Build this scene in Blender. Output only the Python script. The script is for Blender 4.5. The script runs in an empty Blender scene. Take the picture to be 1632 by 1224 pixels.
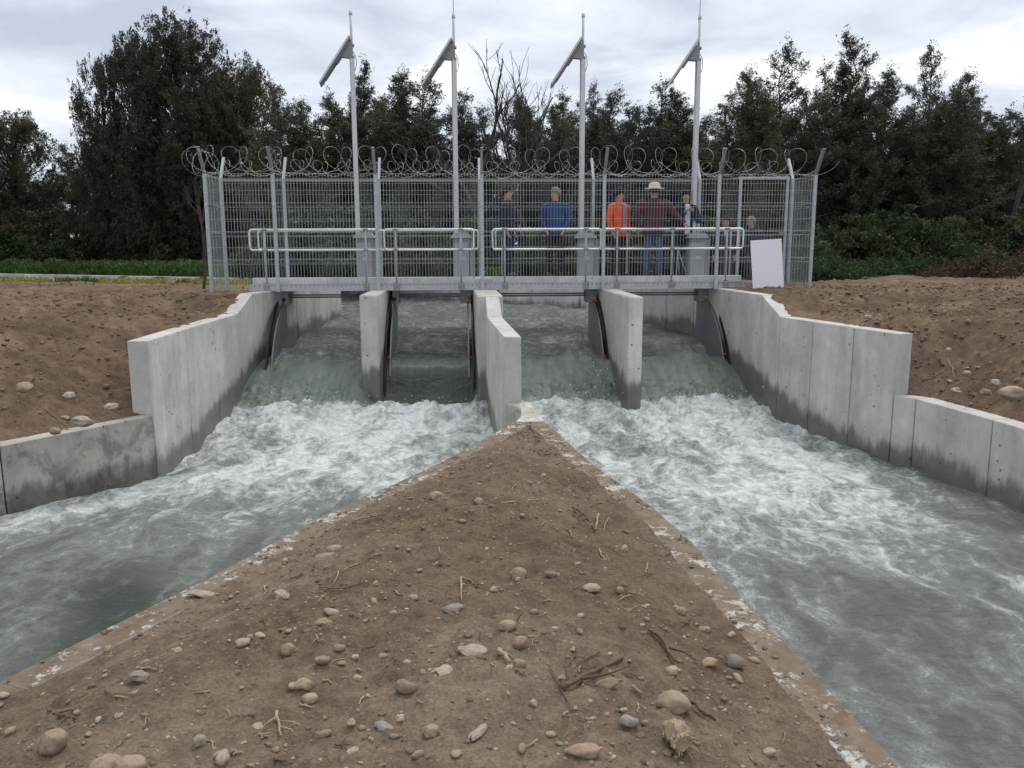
import bpy, bmesh, math, random
import numpy as np
from mathutils import Vector, Matrix
rnd = random.Random(7)
R = math.radians
scene = bpy.context.scene
COL = scene.collection

# ------------------------------------------------------------------ camera, sky, sun, exposure
F, CX, CY, EYE = 1300.0, 816.0, 612.0, 2.85
PITCH, ROLL = R(9.6), R(-0.2)
cam_d = bpy.data.cameras.new('camera'); cam = bpy.data.objects.new('camera', cam_d); COL.objects.link(cam)
CM = Matrix.Rotation(math.pi / 2 - PITCH, 4, 'X') @ Matrix.Rotation(ROLL, 4, 'Z')
cam.matrix_world = Matrix.Translation((0, 0, EYE)) @ CM
cam_d.sensor_width = 36; cam_d.lens = 36 * F / 1632; cam_d.clip_start = 0.05; cam_d.clip_end = 2000
scene.camera = cam

SUN_EL, SUN_ROT = R(62), R(25)          # behind thin cloud, ahead and a little right of the camera
world = bpy.data.worlds.new('World'); scene.world = world; world.use_nodes = True
nt = world.node_tree; nt.nodes.clear()
def N(t, ty, **kw):
    n = t.nodes.new(ty)
    for k, v in kw.items():
        if k in n.inputs: n.inputs[k].default_value = v
        else: setattr(n, k, v)
    return n
def mth(t, op, a, b=None, c=None, clamp=False):
    n = t.nodes.new('ShaderNodeMath'); n.operation = op; n.use_clamp = clamp
    for i, v in enumerate((a, b, c)):
        if v is None: continue
        if isinstance(v, (int, float)): n.inputs[i].default_value = v
        else: t.links.new(v, n.inputs[i])
    return n.outputs[0]
def maprange(t, v, a, b, c=0.0, d=1.0, smooth=True):
    n = t.nodes.new('ShaderNodeMapRange'); n.interpolation_type = 'SMOOTHSTEP' if smooth else 'LINEAR'
    t.links.new(v, n.inputs[0])
    for i, x in enumerate((a, b, c, d)):
        if isinstance(x, (int, float)): n.inputs[1 + i].default_value = x
        else: t.links.new(x, n.inputs[1 + i])
    return n.outputs[0]
def mixc(t, f, a, b, typ='MIX'):
    n = t.nodes.new('ShaderNodeMix'); n.data_type = 'RGBA'; n.blend_type = typ
    for i, v in ((0, f), (6, a), (7, b)):
        if isinstance(v, (int, float)): n.inputs[i].default_value = v
        elif isinstance(v, tuple): n.inputs[i].default_value = (*v, 1) if len(v) == 3 else v
        else: t.links.new(v, n.inputs[i])
    return n.outputs[2]
sky = N(nt, 'ShaderNodeTexSky'); sky.sky_type = 'NISHITA'; sky.sun_disc = False
sky.sun_elevation = SUN_EL; sky.sun_rotation = SUN_ROT
tc = N(nt, 'ShaderNodeTexCoord'); sep = N(nt, 'ShaderNodeSeparateXYZ'); nt.links.new(tc.outputs['Generated'], sep.inputs[0])
zz = mth(nt, 'ADD', mth(nt, 'MAXIMUM', sep.outputs[2], 0.0), 0.16)
cmb = N(nt, 'ShaderNodeCombineXYZ')
nt.links.new(mth(nt, 'DIVIDE', sep.outputs[0], zz), cmb.inputs[0]); nt.links.new(mth(nt, 'DIVIDE', sep.outputs[1], zz), cmb.inputs[1])
mp = N(nt, 'ShaderNodeMapping'); mp.inputs['Scale'].default_value = (0.95, 1.15, 1); mp.inputs['Location'].default_value = (3.2, 1.4, 0); mp.inputs['Rotation'].default_value = (0, 0, R(-14))
nt.links.new(cmb.outputs[0], mp.inputs[0])
n1 = N(nt, 'ShaderNodeTexNoise', Scale=1.5, Detail=9.0, Roughness=0.56, Distortion=0.35); nt.links.new(mp.outputs[0], n1.inputs[0])
n2 = N(nt, 'ShaderNodeTexNoise', Scale=0.42, Detail=4.0, Roughness=0.5); nt.links.new(mp.outputs[0], n2.inputs[0])
cl = mth(nt, 'ADD', mth(nt, 'MULTIPLY', n1.outputs[0], 0.62), mth(nt, 'MULTIPLY', n2.outputs[0], 0.38))
ramp = N(nt, 'ShaderNodeValToRGB'); nt.links.new(cl, ramp.inputs[0])
e = ramp.color_ramp.elements
e[0].position = 0.40; e[0].color = (4.6 / 9, 5.05 / 9, 5.9 / 9, 1)
e[1].position = 0.60; e[1].color = (8.8 / 9, 8.9 / 9, 9.0 / 9, 1)
m_ = e.new(0.5); m_.color = (6.5 / 9, 6.9 / 9, 7.6 / 9, 1)
clc = mixc(nt, 1.0, ramp.outputs[0], (9.6, 9.6, 9.75), 'MULTIPLY')
skyc = mixc(nt, 0.93, sky.outputs[0], clc)
bg = N(nt, 'ShaderNodeBackground', Strength=0.1); nt.links.new(skyc, bg.inputs[0])
wo = N(nt, 'ShaderNodeOutputWorld'); nt.links.new(bg.outputs[0], wo.inputs[0])

sd = bpy.data.lights.new('sun', 'SUN'); sd.energy = 1.5; sd.angle = R(40); sd.color = (1, 0.965, 0.92)
sun = bpy.data.objects.new('sun', sd); COL.objects.link(sun)
sdir = Vector((math.sin(SUN_ROT) * math.cos(SUN_EL), math.cos(SUN_ROT) * math.cos(SUN_EL), math.sin(SUN_EL)))
sun.rotation_euler = sdir.to_track_quat('Z', 'Y').to_euler()
scene.view_settings.view_transform = 'Standard'; scene.view_settings.look = 'None'
scene.view_settings.gamma = 1; scene.view_settings.exposure = 0.26; scene.view_settings.use_curve_mapping = False
scene.cycles.max_bounces = 6; scene.cycles.diffuse_bounces = 3; scene.cycles.transparent_max_bounces = 6

# ------------------------------------------------------------------ pixel -> place helpers
CMR = CM.to_3x3()
def ray(px, py): return CMR @ Vector(((px - CX) / F, -(py - CY) / F, -1))
def at_z(px, py, z):
    d = ray(px, py); t = (z - EYE) / d.z; return Vector((0, 0, EYE)) + d * t
def at_y(px, py, y):
    d = ray(px, py); return Vector((0, 0, EYE)) + d * (y / d.y)
BA = R(3.3); BO = Vector((0, 15.95, 0)); BU = Vector((math.cos(BA), math.sin(BA), 0)); BV = Vector((-math.sin(BA), math.cos(BA), 0))
def B(u, v, z): return BO + BU * u + BV * v + Vector((0, 0, z))
def u_at(px, py, v):
    d = ray(px, py); o = Vector((0, 0, EYE)); t = ((BO + BV * v) - o).dot(BV) / d.dot(BV); return (o + d * t - BO).dot(BU)
def z_at(px, py, v):
    d = ray(px, py); o = Vector((0, 0, EYE)); t = ((BO + BV * v) - o).dot(BV) / d.dot(BV); return (o + d * t).z

# ------------------------------------------------------------------ numpy noise
_pr = np.random.RandomState(3); _perm = _pr.permutation(256); _perm = np.concatenate([_perm, _perm])
_g = _pr.uniform(0, 2 * np.pi, 256); _gx, _gy = np.cos(_g), np.sin(_g)
def perlin(x, y):
    x = np.asarray(x, float); y = np.asarray(y, float)
    xi = np.floor(x).astype(int); yi = np.floor(y).astype(int); xf = x - xi; yf = y - yi
    u = xf ** 3 * (xf * (xf * 6 - 15) + 10); v = yf ** 3 * (yf * (yf * 6 - 15) + 10)
    def gr(ix, iy, dx, dy):
        h = _perm[_perm[ix & 255] + (iy & 255)]; return _gx[h] * dx + _gy[h] * dy
    a = gr(xi, yi, xf, yf); b = gr(xi + 1, yi, xf - 1, yf); c = gr(xi, yi + 1, xf, yf - 1); d = gr(xi + 1, yi + 1, xf - 1, yf - 1)
    return (a + u * (b - a) + v * ((c + u * (d - c)) - (a + u * (b - a)))) * 1.4
def fbm(x, y, s, o=4, g=0.5):
    r = 0; a = 1
    for i in range(o):
        r = r + a * perlin(x * s + 17.3 * i, y * s - 9.1 * i); s *= 2.03; a *= g
    return r
def sst(a, b, x):
    t = np.clip((x - a) / (b - a), 0, 1); return t * t * (3 - 2 * t)

# ------------------------------------------------------------------ mesh helpers
class MB:
    def __init__(s): s.v = []; s.f = []
    def add(s, vs, fs):
        n = len(s.v); s.v += [tuple(v) for v in vs]; s.f += [tuple(i + n for i in f) for f in fs]; return s
    def box(s, c, size, mat=None):
        x, y, z = [q / 2 for q in size]
        vs = [Vector((a * x, b * y, d * z)) for d in (-1, 1) for b in (-1, 1) for a in (-1, 1)]
        if mat is not None: vs = [mat @ v for v in vs]
        vs = [v + Vector(c) for v in vs]
        return s.add(vs, [(0, 2, 3, 1), (4, 5, 7, 6), (0, 1, 5, 4), (2, 6, 7, 3), (0, 4, 6, 2), (1, 3, 7, 5)])
    def prism(s, pts, z0, z1):
        """footprint pts (counter-clockwise), per-point or single z"""
        n = len(pts); z0s = z0 if isinstance(z0, (list, tuple)) else [z0] * n; z1s = z1 if isinstance(z1, (list, tuple)) else [z1] * n
        vs = [(p[0], p[1], z) for p, z in zip(pts, z0s)] + [(p[0], p[1], z) for p, z in zip(pts, z1s)]
        return s.add(vs, [tuple(reversed(range(n))), tuple(range(n, 2 * n))] + [(i, (i + 1) % n, n + (i + 1) % n, n + i) for i in range(n)])
    def tube(s, pts, r, k=6, caps=True):
        pts = [Vector(p) for p in pts]; n = len(pts); rs = r if isinstance(r, (list, tuple)) else [r] * n
        vs = []; up = None
        for i, p in enumerate(pts):
            d = (pts[min(i + 1, n - 1)] - pts[max(i - 1, 0)])
            if d.length < 1e-9: d = Vector((0, 0, 1))
            d.normalize()
            if up is None: up = d.orthogonal().normalized()
            else:
                up = up - d * up.dot(d)
                up = up.normalized() if up.length > 1e-6 else d.orthogonal().normalized()
            w = d.cross(up)
            for j in range(k):
                a = 2 * math.pi * j / k; vs.append(p + (up * math.cos(a) + w * math.sin(a)) * rs[i])
        fs = [(i * k + j, i * k + (j + 1) % k, (i + 1) * k + (j + 1) % k, (i + 1) * k + j) for i in range(n - 1) for j in range(k)]
        if caps: fs += [tuple(reversed(range(k))), tuple(range((n - 1) * k, n * k))]
        return s.add(vs, fs)
    def beam(s, a, b, w, h, up=(0, 0, 1)):
        a = Vector(a); b = Vector(b); d = (b - a); L = d.length; d.normalize(); up = Vector(up)
        x = d.cross(up); x = x.normalized() if x.length > 1e-5 else Vector((1, 0, 0)); z = x.cross(d)
        vs = [p + x * i * w / 2 + z * j * h / 2 for p in (a, b) for j in (-1, 1) for i in (-1, 1)]
        return s.add(vs, [(0, 1, 3, 2), (4, 6, 7, 5), (0, 4, 5, 1), (2, 3, 7, 6), (0, 2, 6, 4), (1, 5, 7, 3)])
    def loft(s, rings, caps=True):
        k = len(rings[0]); vs = [p for r_ in rings for p in r_]; n = len(rings)
        fs = [(i * k + j, i * k + (j + 1) % k, (i + 1) * k + (j + 1) % k, (i + 1) * k + j) for i in range(n - 1) for j in range(k)]
        if caps: fs += [tuple(reversed(range(k))), tuple(range((n - 1) * k, n * k))]
        return s.add(vs, fs)
    def mesh(s, name, mat, smooth=False):
        me = bpy.data.meshes.new(name); me.from_pydata([tuple(v) for v in s.v], [], s.f)
        if smooth: me.polygons.foreach_set('use_smooth', [True] * len(me.polygons))
        if mat: me.materials.append(mat)
        me.update(); return me
    def build(s, name, mat, parent=None, smooth=False, bevel=0, **kw):
        me = s.mesh(name, mat, smooth)
        if bevel:
            bm = bmesh.new(); bm.from_mesh(me); bmesh.ops.recalc_face_normals(bm, faces=bm.faces)
            bmesh.ops.bevel(bm, geom=bm.edges[:], offset=bevel, segments=1, affect='EDGES', clamp_overlap=True)
            bm.to_mesh(me); bm.free()
        return link(name, me, parent, **kw)
def link(name, me, parent=None, loc=None, **kw):
    o = bpy.data.objects.new(name, me); COL.objects.link(o)
    if parent: o.parent = parent
    if loc is not None: o.location = loc
    for k, v in kw.items(): o[k] = v
    return o
def tag(o, label, category, group=None, kind=None):
    o['label'] = label; o['category'] = category
    if group: o['group'] = group
    if kind: o['kind'] = kind
    return o
def empty(name, loc, label, category, group=None, rz=0):
    o = bpy.data.objects.new(name, None); COL.objects.link(o); o.location = loc; o.rotation_euler.z = rz; o.empty_display_size = 0.2
    return tag(o, label, category, group)
def grid_mesh(name, X, Y, Z, mat, keep=None, smooth=True, attr=None):
    """X,Y,Z 2D arrays [ny,nx]"""
    ny, nx = X.shape; co = np.stack([X, Y, Z], -1).reshape(-1, 3).astype(np.float32)
    i = np.arange(ny - 1)[:, None] * nx + np.arange(nx - 1)[None, :]
    q = np.stack([i, i + 1, i + nx + 1, i + nx], -1).reshape(-1, 4)
    if keep is not None: q = q[keep.reshape(-1)]
    used = np.zeros(nx * ny, bool); used[q.reshape(-1)] = True; idx = np.cumsum(used) - 1
    co = co[used]; q = idx[q]
    me = bpy.data.meshes.new(name); me.vertices.add(len(co)); me.vertices.foreach_set('co', co.reshape(-1))
    me.loops.add(q.size); me.loops.foreach_set('vertex_index', q.reshape(-1).astype(np.int32))
    me.polygons.add(len(q)); me.polygons.foreach_set('loop_start', np.arange(0, q.size, 4, dtype=np.int32))
    me.update(calc_edges=True); me.validate()
    if smooth: me.polygons.foreach_set('use_smooth', np.ones(len(me.polygons), bool))
    if attr:
        for k, a in attr.items():
            at = me.attributes.new(k, 'FLOAT', 'POINT'); at.data.foreach_set('value', a.reshape(-1)[used].astype(np.float32))
    me.materials.append(mat); me.update(); return me
def tri_soup(name, V, mat, uvattr=None):
    """V array [n,3,3] of triangles"""
    n = len(V); me = bpy.data.meshes.new(name); me.vertices.add(3 * n); me.vertices.foreach_set('co', V.reshape(-1).astype(np.float32))
    me.loops.add(3 * n); me.loops.foreach_set('vertex_index', np.arange(3 * n, dtype=np.int32))
    me.polygons.add(n); me.polygons.foreach_set('loop_start', np.arange(0, 3 * n, 3, dtype=np.int32))
    me.update(calc_edges=True)
    if uvattr is not None:
        at = me.attributes.new('tone', 'FLOAT', 'POINT'); at.data.foreach_set('value', np.repeat(uvattr, 3).astype(np.float32))
    me.materials.append(mat); me.update(); return me

# ------------------------------------------------------------------ materials
def newmat(name):
    m = bpy.data.materials.new(name); m.use_nodes = True; t = m.node_tree; t.nodes.clear()
    p = t.nodes.new('ShaderNodeBsdfPrincipled'); o = t.nodes.new('ShaderNodeOutputMaterial'); t.links.new(p.outputs[0], o.inputs[0])
    return m, t, p
def setin(t, p, k, v):
    if isinstance(v, (int, float)): p.inputs[k].default_value = v
    elif isinstance(v, tuple): p.inputs[k].default_value = (*v, 1)
    else: t.links.new(v, p.inputs[k])
def pos(t): return t.nodes.new('ShaderNodeNewGeometry').outputs['Position']
def objc(t): return t.nodes.new('ShaderNodeTexCoord').outputs['Object']
def noise(t, vec, s, d=4.0, r=0.55, dist=0.0, scale=None):
    if scale is not None:
        m = t.nodes.new('ShaderNodeMapping'); m.inputs['Scale'].default_value = scale; t.links.new(vec, m.inputs[0]); vec = m.outputs[0]
    n = N(t, 'ShaderNodeTexNoise', Scale=s, Detail=d, Roughness=r, Distortion=dist); t.links.new(vec, n.inputs[0]); return n.outputs[0]
def bump(t, p, h, st, dist=0.02, prev=None):
    b = N(t, 'ShaderNodeBump', Strength=st, Distance=dist); t.links.new(h, b.inputs['Height'])
    if prev is not None: t.links.new(prev, b.inputs['Normal'])
    t.links.new(b.outputs[0], p.inputs['Normal']); return b.outputs[0]
def simple(name, col, rough=0.6, metal=0.0, var=0.15, ns=6.0, bs=0.0, bsc=60.0, coord='o'):
    m, t, p = newmat(name); c = objc(t) if coord == 'o' else pos(t)
    n = noise(t, c, ns, 5)
    f = maprange(t, n, 0.3, 0.7, 1 - var, 1 + var, False)
    oi = t.nodes.new('ShaderNodeObjectInfo')
    vv = t.nodes.new('ShaderNodeVectorMath'); vv.operation = 'SCALE'; vv.inputs[0].default_value = col; t.links.new(f, vv.inputs['Scale'])
    setin(t, p, 'Base Color', vv.outputs[0]); setin(t, p, 'Roughness', rough); setin(t, p, 'Metallic', metal)
    if bs: bump(t, p, noise(t, c, bsc, 4), bs)
    return m
def concrete(name, base=(0.56, 0.545, 0.505), stain=0.0, wet=True):
    m, t, p = newmat(name); g = pos(t)
    sp = t.nodes.new('ShaderNodeSeparateXYZ'); t.links.new(g, sp.inputs[0]); X, Y, Z = sp.outputs
    n1 = noise(t, g, 1.3, 6, 0.6, 0.4); n2 = noise(t, g, 9, 6, 0.65); n3 = noise(t, g, 5.0, 6, 0.62, 0.2, (1, 1, 0.10))
    f = mth(t, 'ADD', mth(t, 'MULTIPLY', maprange(t, n1, 0.3, 0.7, 0.76, 1.14, False), maprange(t, n3, 0.3, 0.7, 0.83, 1.1, False)), maprange(t, n2, 0.3, 0.7, -0.07, 0.07, False))
    vv = t.nodes.new('ShaderNodeVectorMath'); vv.operation = 'SCALE'; vv.inputs[0].default_value = base; t.links.new(f, vv.inputs['Scale'])
    col = vv.outputs[0]
    if stain:
        ns = noise(t, g, 3.2, 8, 0.68, 0.3); s = maprange(t, ns, 0.44, 0.62, 0, stain)
        col = mixc(t, s, col, (0.10, 0.095, 0.08))
        ns2 = noise(t, g, 5.0, 6, 0.6, 0.5); col = mixc(t, maprange(t, ns2, 0.58, 0.68, 0, 0.5), col, (0.13, 0.10, 0.07))
    # bug holes and tie holes
    vo = N(t, 'ShaderNodeTexVoronoi', Scale=7.5, Randomness=1.0); t.links.new(g, vo.inputs[0])
    sepc = t.nodes.new('ShaderNodeSeparateColor'); t.links.new(vo.outputs['Color'], sepc.inputs[0])
    rad = mth(t, 'MULTIPLY', maprange(t, sepc.outputs[0], 0.25, 1.0, 0.0, 1.0, False), 0.17)
    hole = maprange(t, mth(t, 'SUBTRACT', rad, vo.outputs['Distance']), 0.0, 0.02)
    col = mixc(t, mth(t, 'MULTIPLY', hole, 0.75), col, (0.09, 0.085, 0.08))
    rough = 0.85
    if wet:
        a = mth(t, 'MAXIMUM', mth(t, 'SUBTRACT', Y, 11.0), 0.0)
        h = mth(t, 'ADD', mth(t, 'MULTIPLY', mth(t, 'POWER', a, 1.3), 0.115), 0.2)
        h = mth(t, 'MINIMUM', h, 0.95)
        h = mth(t, 'ADD', h, maprange(t, Y, 15.6, 17.0, 0.0, 0.28))
        wn = noise(t, g, 1.3, 7, 0.66, 0.0, (1, 1, 0.6))
        h = mth(t, 'ADD', h, maprange(t, wn, 0.3, 0.7, -0.17, 0.17, False)); h = mth(t, 'ADD', h, maprange(t, noise(t, g, 7.0, 5, 0.65, 0.1, (1, 1, 0.07)), 0.3, 0.7, -0.07, 0.08, False))
        w = maprange(t, mth(t, 'SUBTRACT', Z, h), -0.10, 0.12, 1.0, 0.0)
        col = mixc(t, w, col, mixc(t, 1.0, col, (0.34, 0.335, 0.32), 'MULTIPLY'))
        rr = maprange(t, w, 0, 1, 0.85, 0.42, False); rough = rr
    setin(t, p, 'Base Color', col); setin(t, p, 'Roughness', rough)
    b1 = bump(t, p, noise(t, g, 40, 5, 0.6), 0.25, 0.01)
    bump(t, p, mth(t, 'MULTIPLY', hole, -1.0), 0.5, 0.01, b1)
    return m
M = {}
M['concrete'] = concrete('grey board cast concrete')
M['concrete_stained'] = concrete('stained concrete', (0.44, 0.42, 0.37), 0.6)
M['concrete_top'] = concrete('weathered concrete', (0.60, 0.57, 0.50), 0.3, False)
M['concrete_kerb'] = concrete('pale concrete kerb', (0.62, 0.61, 0.59), 0.0, False)
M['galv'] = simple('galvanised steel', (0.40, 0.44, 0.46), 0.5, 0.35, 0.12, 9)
M['galv_dark'] = simple('dark galvanised steel and painted arm shade', (0.27, 0.27, 0.265), 0.5, 0.3, 0.1, 5)  # dark steel fittings; on the front fence arms this tone is painted shade
M['pole'] = simple('painted steel pole', (0.55, 0.56, 0.57), 0.4, 0.25, 0.06, 3)
M['alu'] = simple('bright aluminium tube', (0.74, 0.75, 0.75), 0.3, 0.6, 0.06, 4)
M['wire'] = simple('galvanised wire', (0.42, 0.45, 0.45), 0.45, 0.45, 0.08, 4)
M['razor'] = simple('razor wire steel', (0.42, 0.41, 0.40), 0.4, 0.5, 0.1, 4)
M['plate'] = simple('grey steel plate', (0.22, 0.235, 0.24), 0.45, 0.3, 0.12, 3)
M['hanger'] = simple('grey gate drive housing', (0.27, 0.275, 0.275), 0.5, 0.4, 0.1, 3)
M['rubber'] = simple('black rubber seal', (0.018, 0.019, 0.022), 0.35, 0, 0.2, 8)
M['channel'] = simple('galvanised channel', (0.50, 0.52, 0.53), 0.45, 0.3, 0.1, 5)
M['orange'] = simple('orange plastic', (0.80, 0.30, 0.02), 0.5)
M['red'] = simple('red marker paint', (0.65, 0.04, 0.02), 0.5)
M['yellow'] = simple('yellow sticker', (0.75, 0.58, 0.06), 0.5)
M['white_board'] = simple('white board face', (0.78, 0.78, 0.84), 0.5, 0, 0.02, 2)
M['cabinet'] = simple('grey painted cabinet', (0.34, 0.35, 0.355), 0.45, 0.2, 0.05, 3)
M['solar_glass'] = simple('dark solar cells', (0.02, 0.025, 0.05), 0.15)
M['solar_back'] = simple('grey panel underside', (0.22, 0.235, 0.26), 0.5, 0.2, 0.1)
M['brick_mat'] = simple('orange brown brick', (0.27, 0.16, 0.095), 0.9, 0, 0.25, 8, 0.4)
M['wood'] = simple('weathered wood', (0.26, 0.19, 0.12), 0.85, 0, 0.3, 20, 0.4, 80)
M['twig'] = simple('dry pale twig', (0.34, 0.26, 0.165), 0.85, 0, 0.3, 25, 0.3, 90)
M['twig_dark'] = simple('dark wet twig', (0.13, 0.085, 0.055), 0.85, 0, 0.3, 25, 0.3, 90)
def soil(name, dark, light, redd):
    m, t, p = newmat(name); g = pos(t)
    n1 = noise(t, g, 0.55, 6, 0.6, 0.5); n2 = noise(t, g, 7, 8, 0.7); n3 = noise(t, g, 60, 6, 0.7)
    c = mixc(t, maprange(t, n1, 0.35, 0.65), dark, light)
    c = mixc(t, maprange(t, noise(t, g, 1.7, 5, 0.6, 0.4), 0.52, 0.66, 0, 0.55), c, redd)
    c = mixc(t, 1.0, c, mixc(t, maprange(t, n2, 0.3, 0.7), (0.72, 0.72, 0.72), (1.25, 1.24, 1.22)), 'MULTIPLY')
    c = mixc(t, maprange(t, n3, 0.3, 0.7), mixc(t, 1.0, c, (0.6, 0.6, 0.6), 'MULTIPLY'), c)
    vo = N(t, 'ShaderNodeTexVoronoi', Scale=26.0); t.links.new(g, vo.inputs[0])
    sc_ = t.nodes.new('ShaderNodeSeparateColor'); t.links.new(vo.outputs['Color'], sc_.inputs[0])
    peb = maprange(t, mth(t, 'SUBTRACT', mth(t, 'MULTIPLY', maprange(t, sc_.outputs[0], 0.72, 1, 0, 1, False), 0.34), vo.outputs['Distance']), 0, 0.05)
    c = mixc(t, mth(t, 'MULTIPLY', peb, 0.6), c, mixc(t, sc_.outputs[1], (0.21, 0.18, 0.15), (0.33, 0.285, 0.225)))
    setin(t, p, 'Base Color', c); setin(t, p, 'Roughness', 0.95); p.inputs['Specular IOR Level'].default_value = 0.15
    hsum = mth(t, 'ADD', mth(t, 'MULTIPLY', n2, 0.8), mth(t, 'MULTIPLY', n3, 0.35)); hsum = mth(t, 'ADD', hsum, mth(t, 'MULTIPLY', peb, 0.25))
    hsum = mth(t, 'ADD', hsum, mth(t, 'MULTIPLY', noise(t, g, 22, 6, 0.7), 0.5))
    bump(t, p, hsum, 0.8, 0.035)
    return m
M['soil'] = soil('brown stony soil', (0.180, 0.128, 0.086), (0.262, 0.200, 0.143), (0.225, 0.160, 0.106))
M['soil_bank'] = soil('brown tilled soil', (0.155, 0.104, 0.068), (0.24, 0.168, 0.112), (0.33, 0.235, 0.155))
def dusty():
    m, t, p = newmat('dust covered concrete kerb'); g = pos(t)
    n1 = noise(t, g, 4.5, 6, 0.65, 0.4); n2 = noise(t, g, 24, 8, 0.75, 0.6); n3 = noise(t, g, 50, 5, 0.7)
    dust = mixc(t, maprange(t, noise(t, g, 6, 6, .7), .3, .7), (0.175, 0.130, 0.088), (0.26, 0.205, 0.150)); conc = mixc(t, maprange(t, n3, .3, .7), (0.42, 0.40, 0.36), (0.62, 0.60, 0.55))
    f = maprange(t, mth(t, 'ADD', mth(t, 'MULTIPLY', n1, 0.75), mth(t, 'MULTIPLY', n2, 0.65)), 0.735, 0.80)
    gn_ = t.nodes.new('ShaderNodeNewGeometry'); s3 = t.nodes.new('ShaderNodeSeparateXYZ'); t.links.new(gn_.outputs['Normal'], s3.inputs[0])
    f = mth(t, 'MAXIMUM', f, maprange(t, s3.outputs[2], 0.5, 0.85, 0.9, 0.0))
    c = mixc(t, f, dust, conc); setin(t, p, 'Base Color', c); setin(t, p, 'Roughness', 0.95); p.inputs['Specular IOR Level'].default_value = 0.15
    bump(t, p, mth(t, 'SUBTRACT', mth(t, 'ADD', n2, mth(t, 'MULTIPLY', n3, .4)), mth(t, 'MULTIPLY', f, 0.25)), 0.6, 0.02); return m
M['kerb_dusty'] = dusty()
def clod(name, a, b):
    m, t, p = newmat(name); g = pos(t); setin(t, p, 'Base Color', mixc(t, maprange(t, noise(t, g, 9, 5), .3, .7), a, b)); setin(t, p, 'Roughness', 0.95); p.inputs['Specular IOR Level'].default_value = 0.1
    bump(t, p, noise(t, g, 90, 4, .6), 0.3, 0.004); return m
M['clod'] = clod('earth crumb', (0.15, 0.108, 0.076), (0.25, 0.195, 0.145)); M['clod_bank'] = clod('tilled earth clod', (0.13, 0.088, 0.058), (0.27, 0.195, 0.135))
def stone_mat():
    m, t, p = newmat('river cobble'); c = objc(t); oi = t.nodes.new('ShaderNodeObjectInfo')
    n = noise(t, c, 2.2, 6, 0.6, 0.3); col = mixc(t, maprange(t, n, 0.4, 0.7), oi.outputs['Color'], mixc(t, 1.0, oi.outputs['Color'], (0.74, 0.66, 0.58), 'MULTIPLY'))
    gz = t.nodes.new('ShaderNodeSeparateXYZ'); t.links.new(c, gz.inputs[0])
    dust = mth(t, 'ADD', maprange(t, noise(t, c, 1.6, 5), 0.42, 0.66, 0.12, 0.6), maprange(t, gz.outputs[2], -0.1, -0.6, 0.0, 0.8))
    col = mixc(t, mth(t, 'MINIMUM', dust, 0.75), col, (0.21, 0.155, 0.115))
    setin(t, p, 'Base Color', col); setin(t, p, 'Roughness', 0.8); p.inputs['Specular IOR Level'].default_value = 0.3
    bump(t, p, noise(t, c, 9, 6, 0.6), 0.2, 0.04); return m
M['stone'] = stone_mat()
def foliage(name, c1, c2, c3):
    m, t, p = newmat(name); at = t.nodes.new('ShaderNodeAttribute'); at.attribute_name = 'tone'
    oi = t.nodes.new('ShaderNodeObjectInfo')
    c = mixc(t, at.outputs['Fac'], c1, c2)
    n = noise(t, objc(t), 0.9, 4, 0.6); c = mixc(t, maprange(t, n, 0.48, 0.66), c, c3)
    c = mixc(t, 1.0, c, mixc(t, oi.outputs['Random'], (0.75, 0.8, 0.8), (1.25, 1.18, 1.1)), 'MULTIPLY')
    setin(t, p, 'Base Color', c); setin(t, p, 'Roughness', 0.6); p.inputs['Specular IOR Level'].default_value = 0.3
    tr = t.nodes.new('ShaderNodeBsdfTranslucent'); t.links.new(c, tr.inputs[0])
    mx = t.nodes.new('ShaderNodeMixShader'); mx.inputs[0].default_value = 0.3
    t.links.new(p.outputs[0], mx.inputs[1]); t.links.new(tr.outputs[0], mx.inputs[2])
    t.links.new(mx.outputs[0], t.nodes['Material Output'].inputs[0]); return m
M['leaf_dark'] = foliage('dark evergreen foliage', (0.046, 0.054, 0.034), (0.090, 0.096, 0.062), (0.090, 0.070, 0.046))
M['leaf_wattle'] = foliage('feathery wattle foliage', (0.058, 0.078, 0.046), (0.115, 0.135, 0.090), (0.085, 0.078, 0.046))
M['leaf_bush'] = foliage('undergrowth foliage', (0.034, 0.052, 0.022), (0.07, 0.10, 0.042), (0.07, 0.062, 0.036))
M['leaf_green'] = foliage('fresh green cover', (0.05, 0.11, 0.03), (0.09, 0.18, 0.045), (0.06, 0.11, 0.03))
M['leaf_bramble'] = foliage('dark bramble leaves', (0.025, 0.055, 0.02), (0.055, 0.10, 0.035), (0.04, 0.06, 0.025))
M['leaf_yellow'] = foliage('yellow flowering weed', (0.22, 0.26, 0.04), (0.38, 0.40, 0.06), (0.16, 0.20, 0.05))
M['brush'] = foliage('dry brown brush', (0.07, 0.045, 0.028), (0.13, 0.085, 0.055), (0.05, 0.035, 0.02))
M['bark'] = simple('dark bark', (0.055, 0.045, 0.038), 0.9, 0, 0.3, 6, 0.4, 30)
M['bark_pale'] = simple('grey bare bark', (0.06, 0.05, 0.045), 0.9, 0, 0.3, 6, 0.4, 30)
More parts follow.
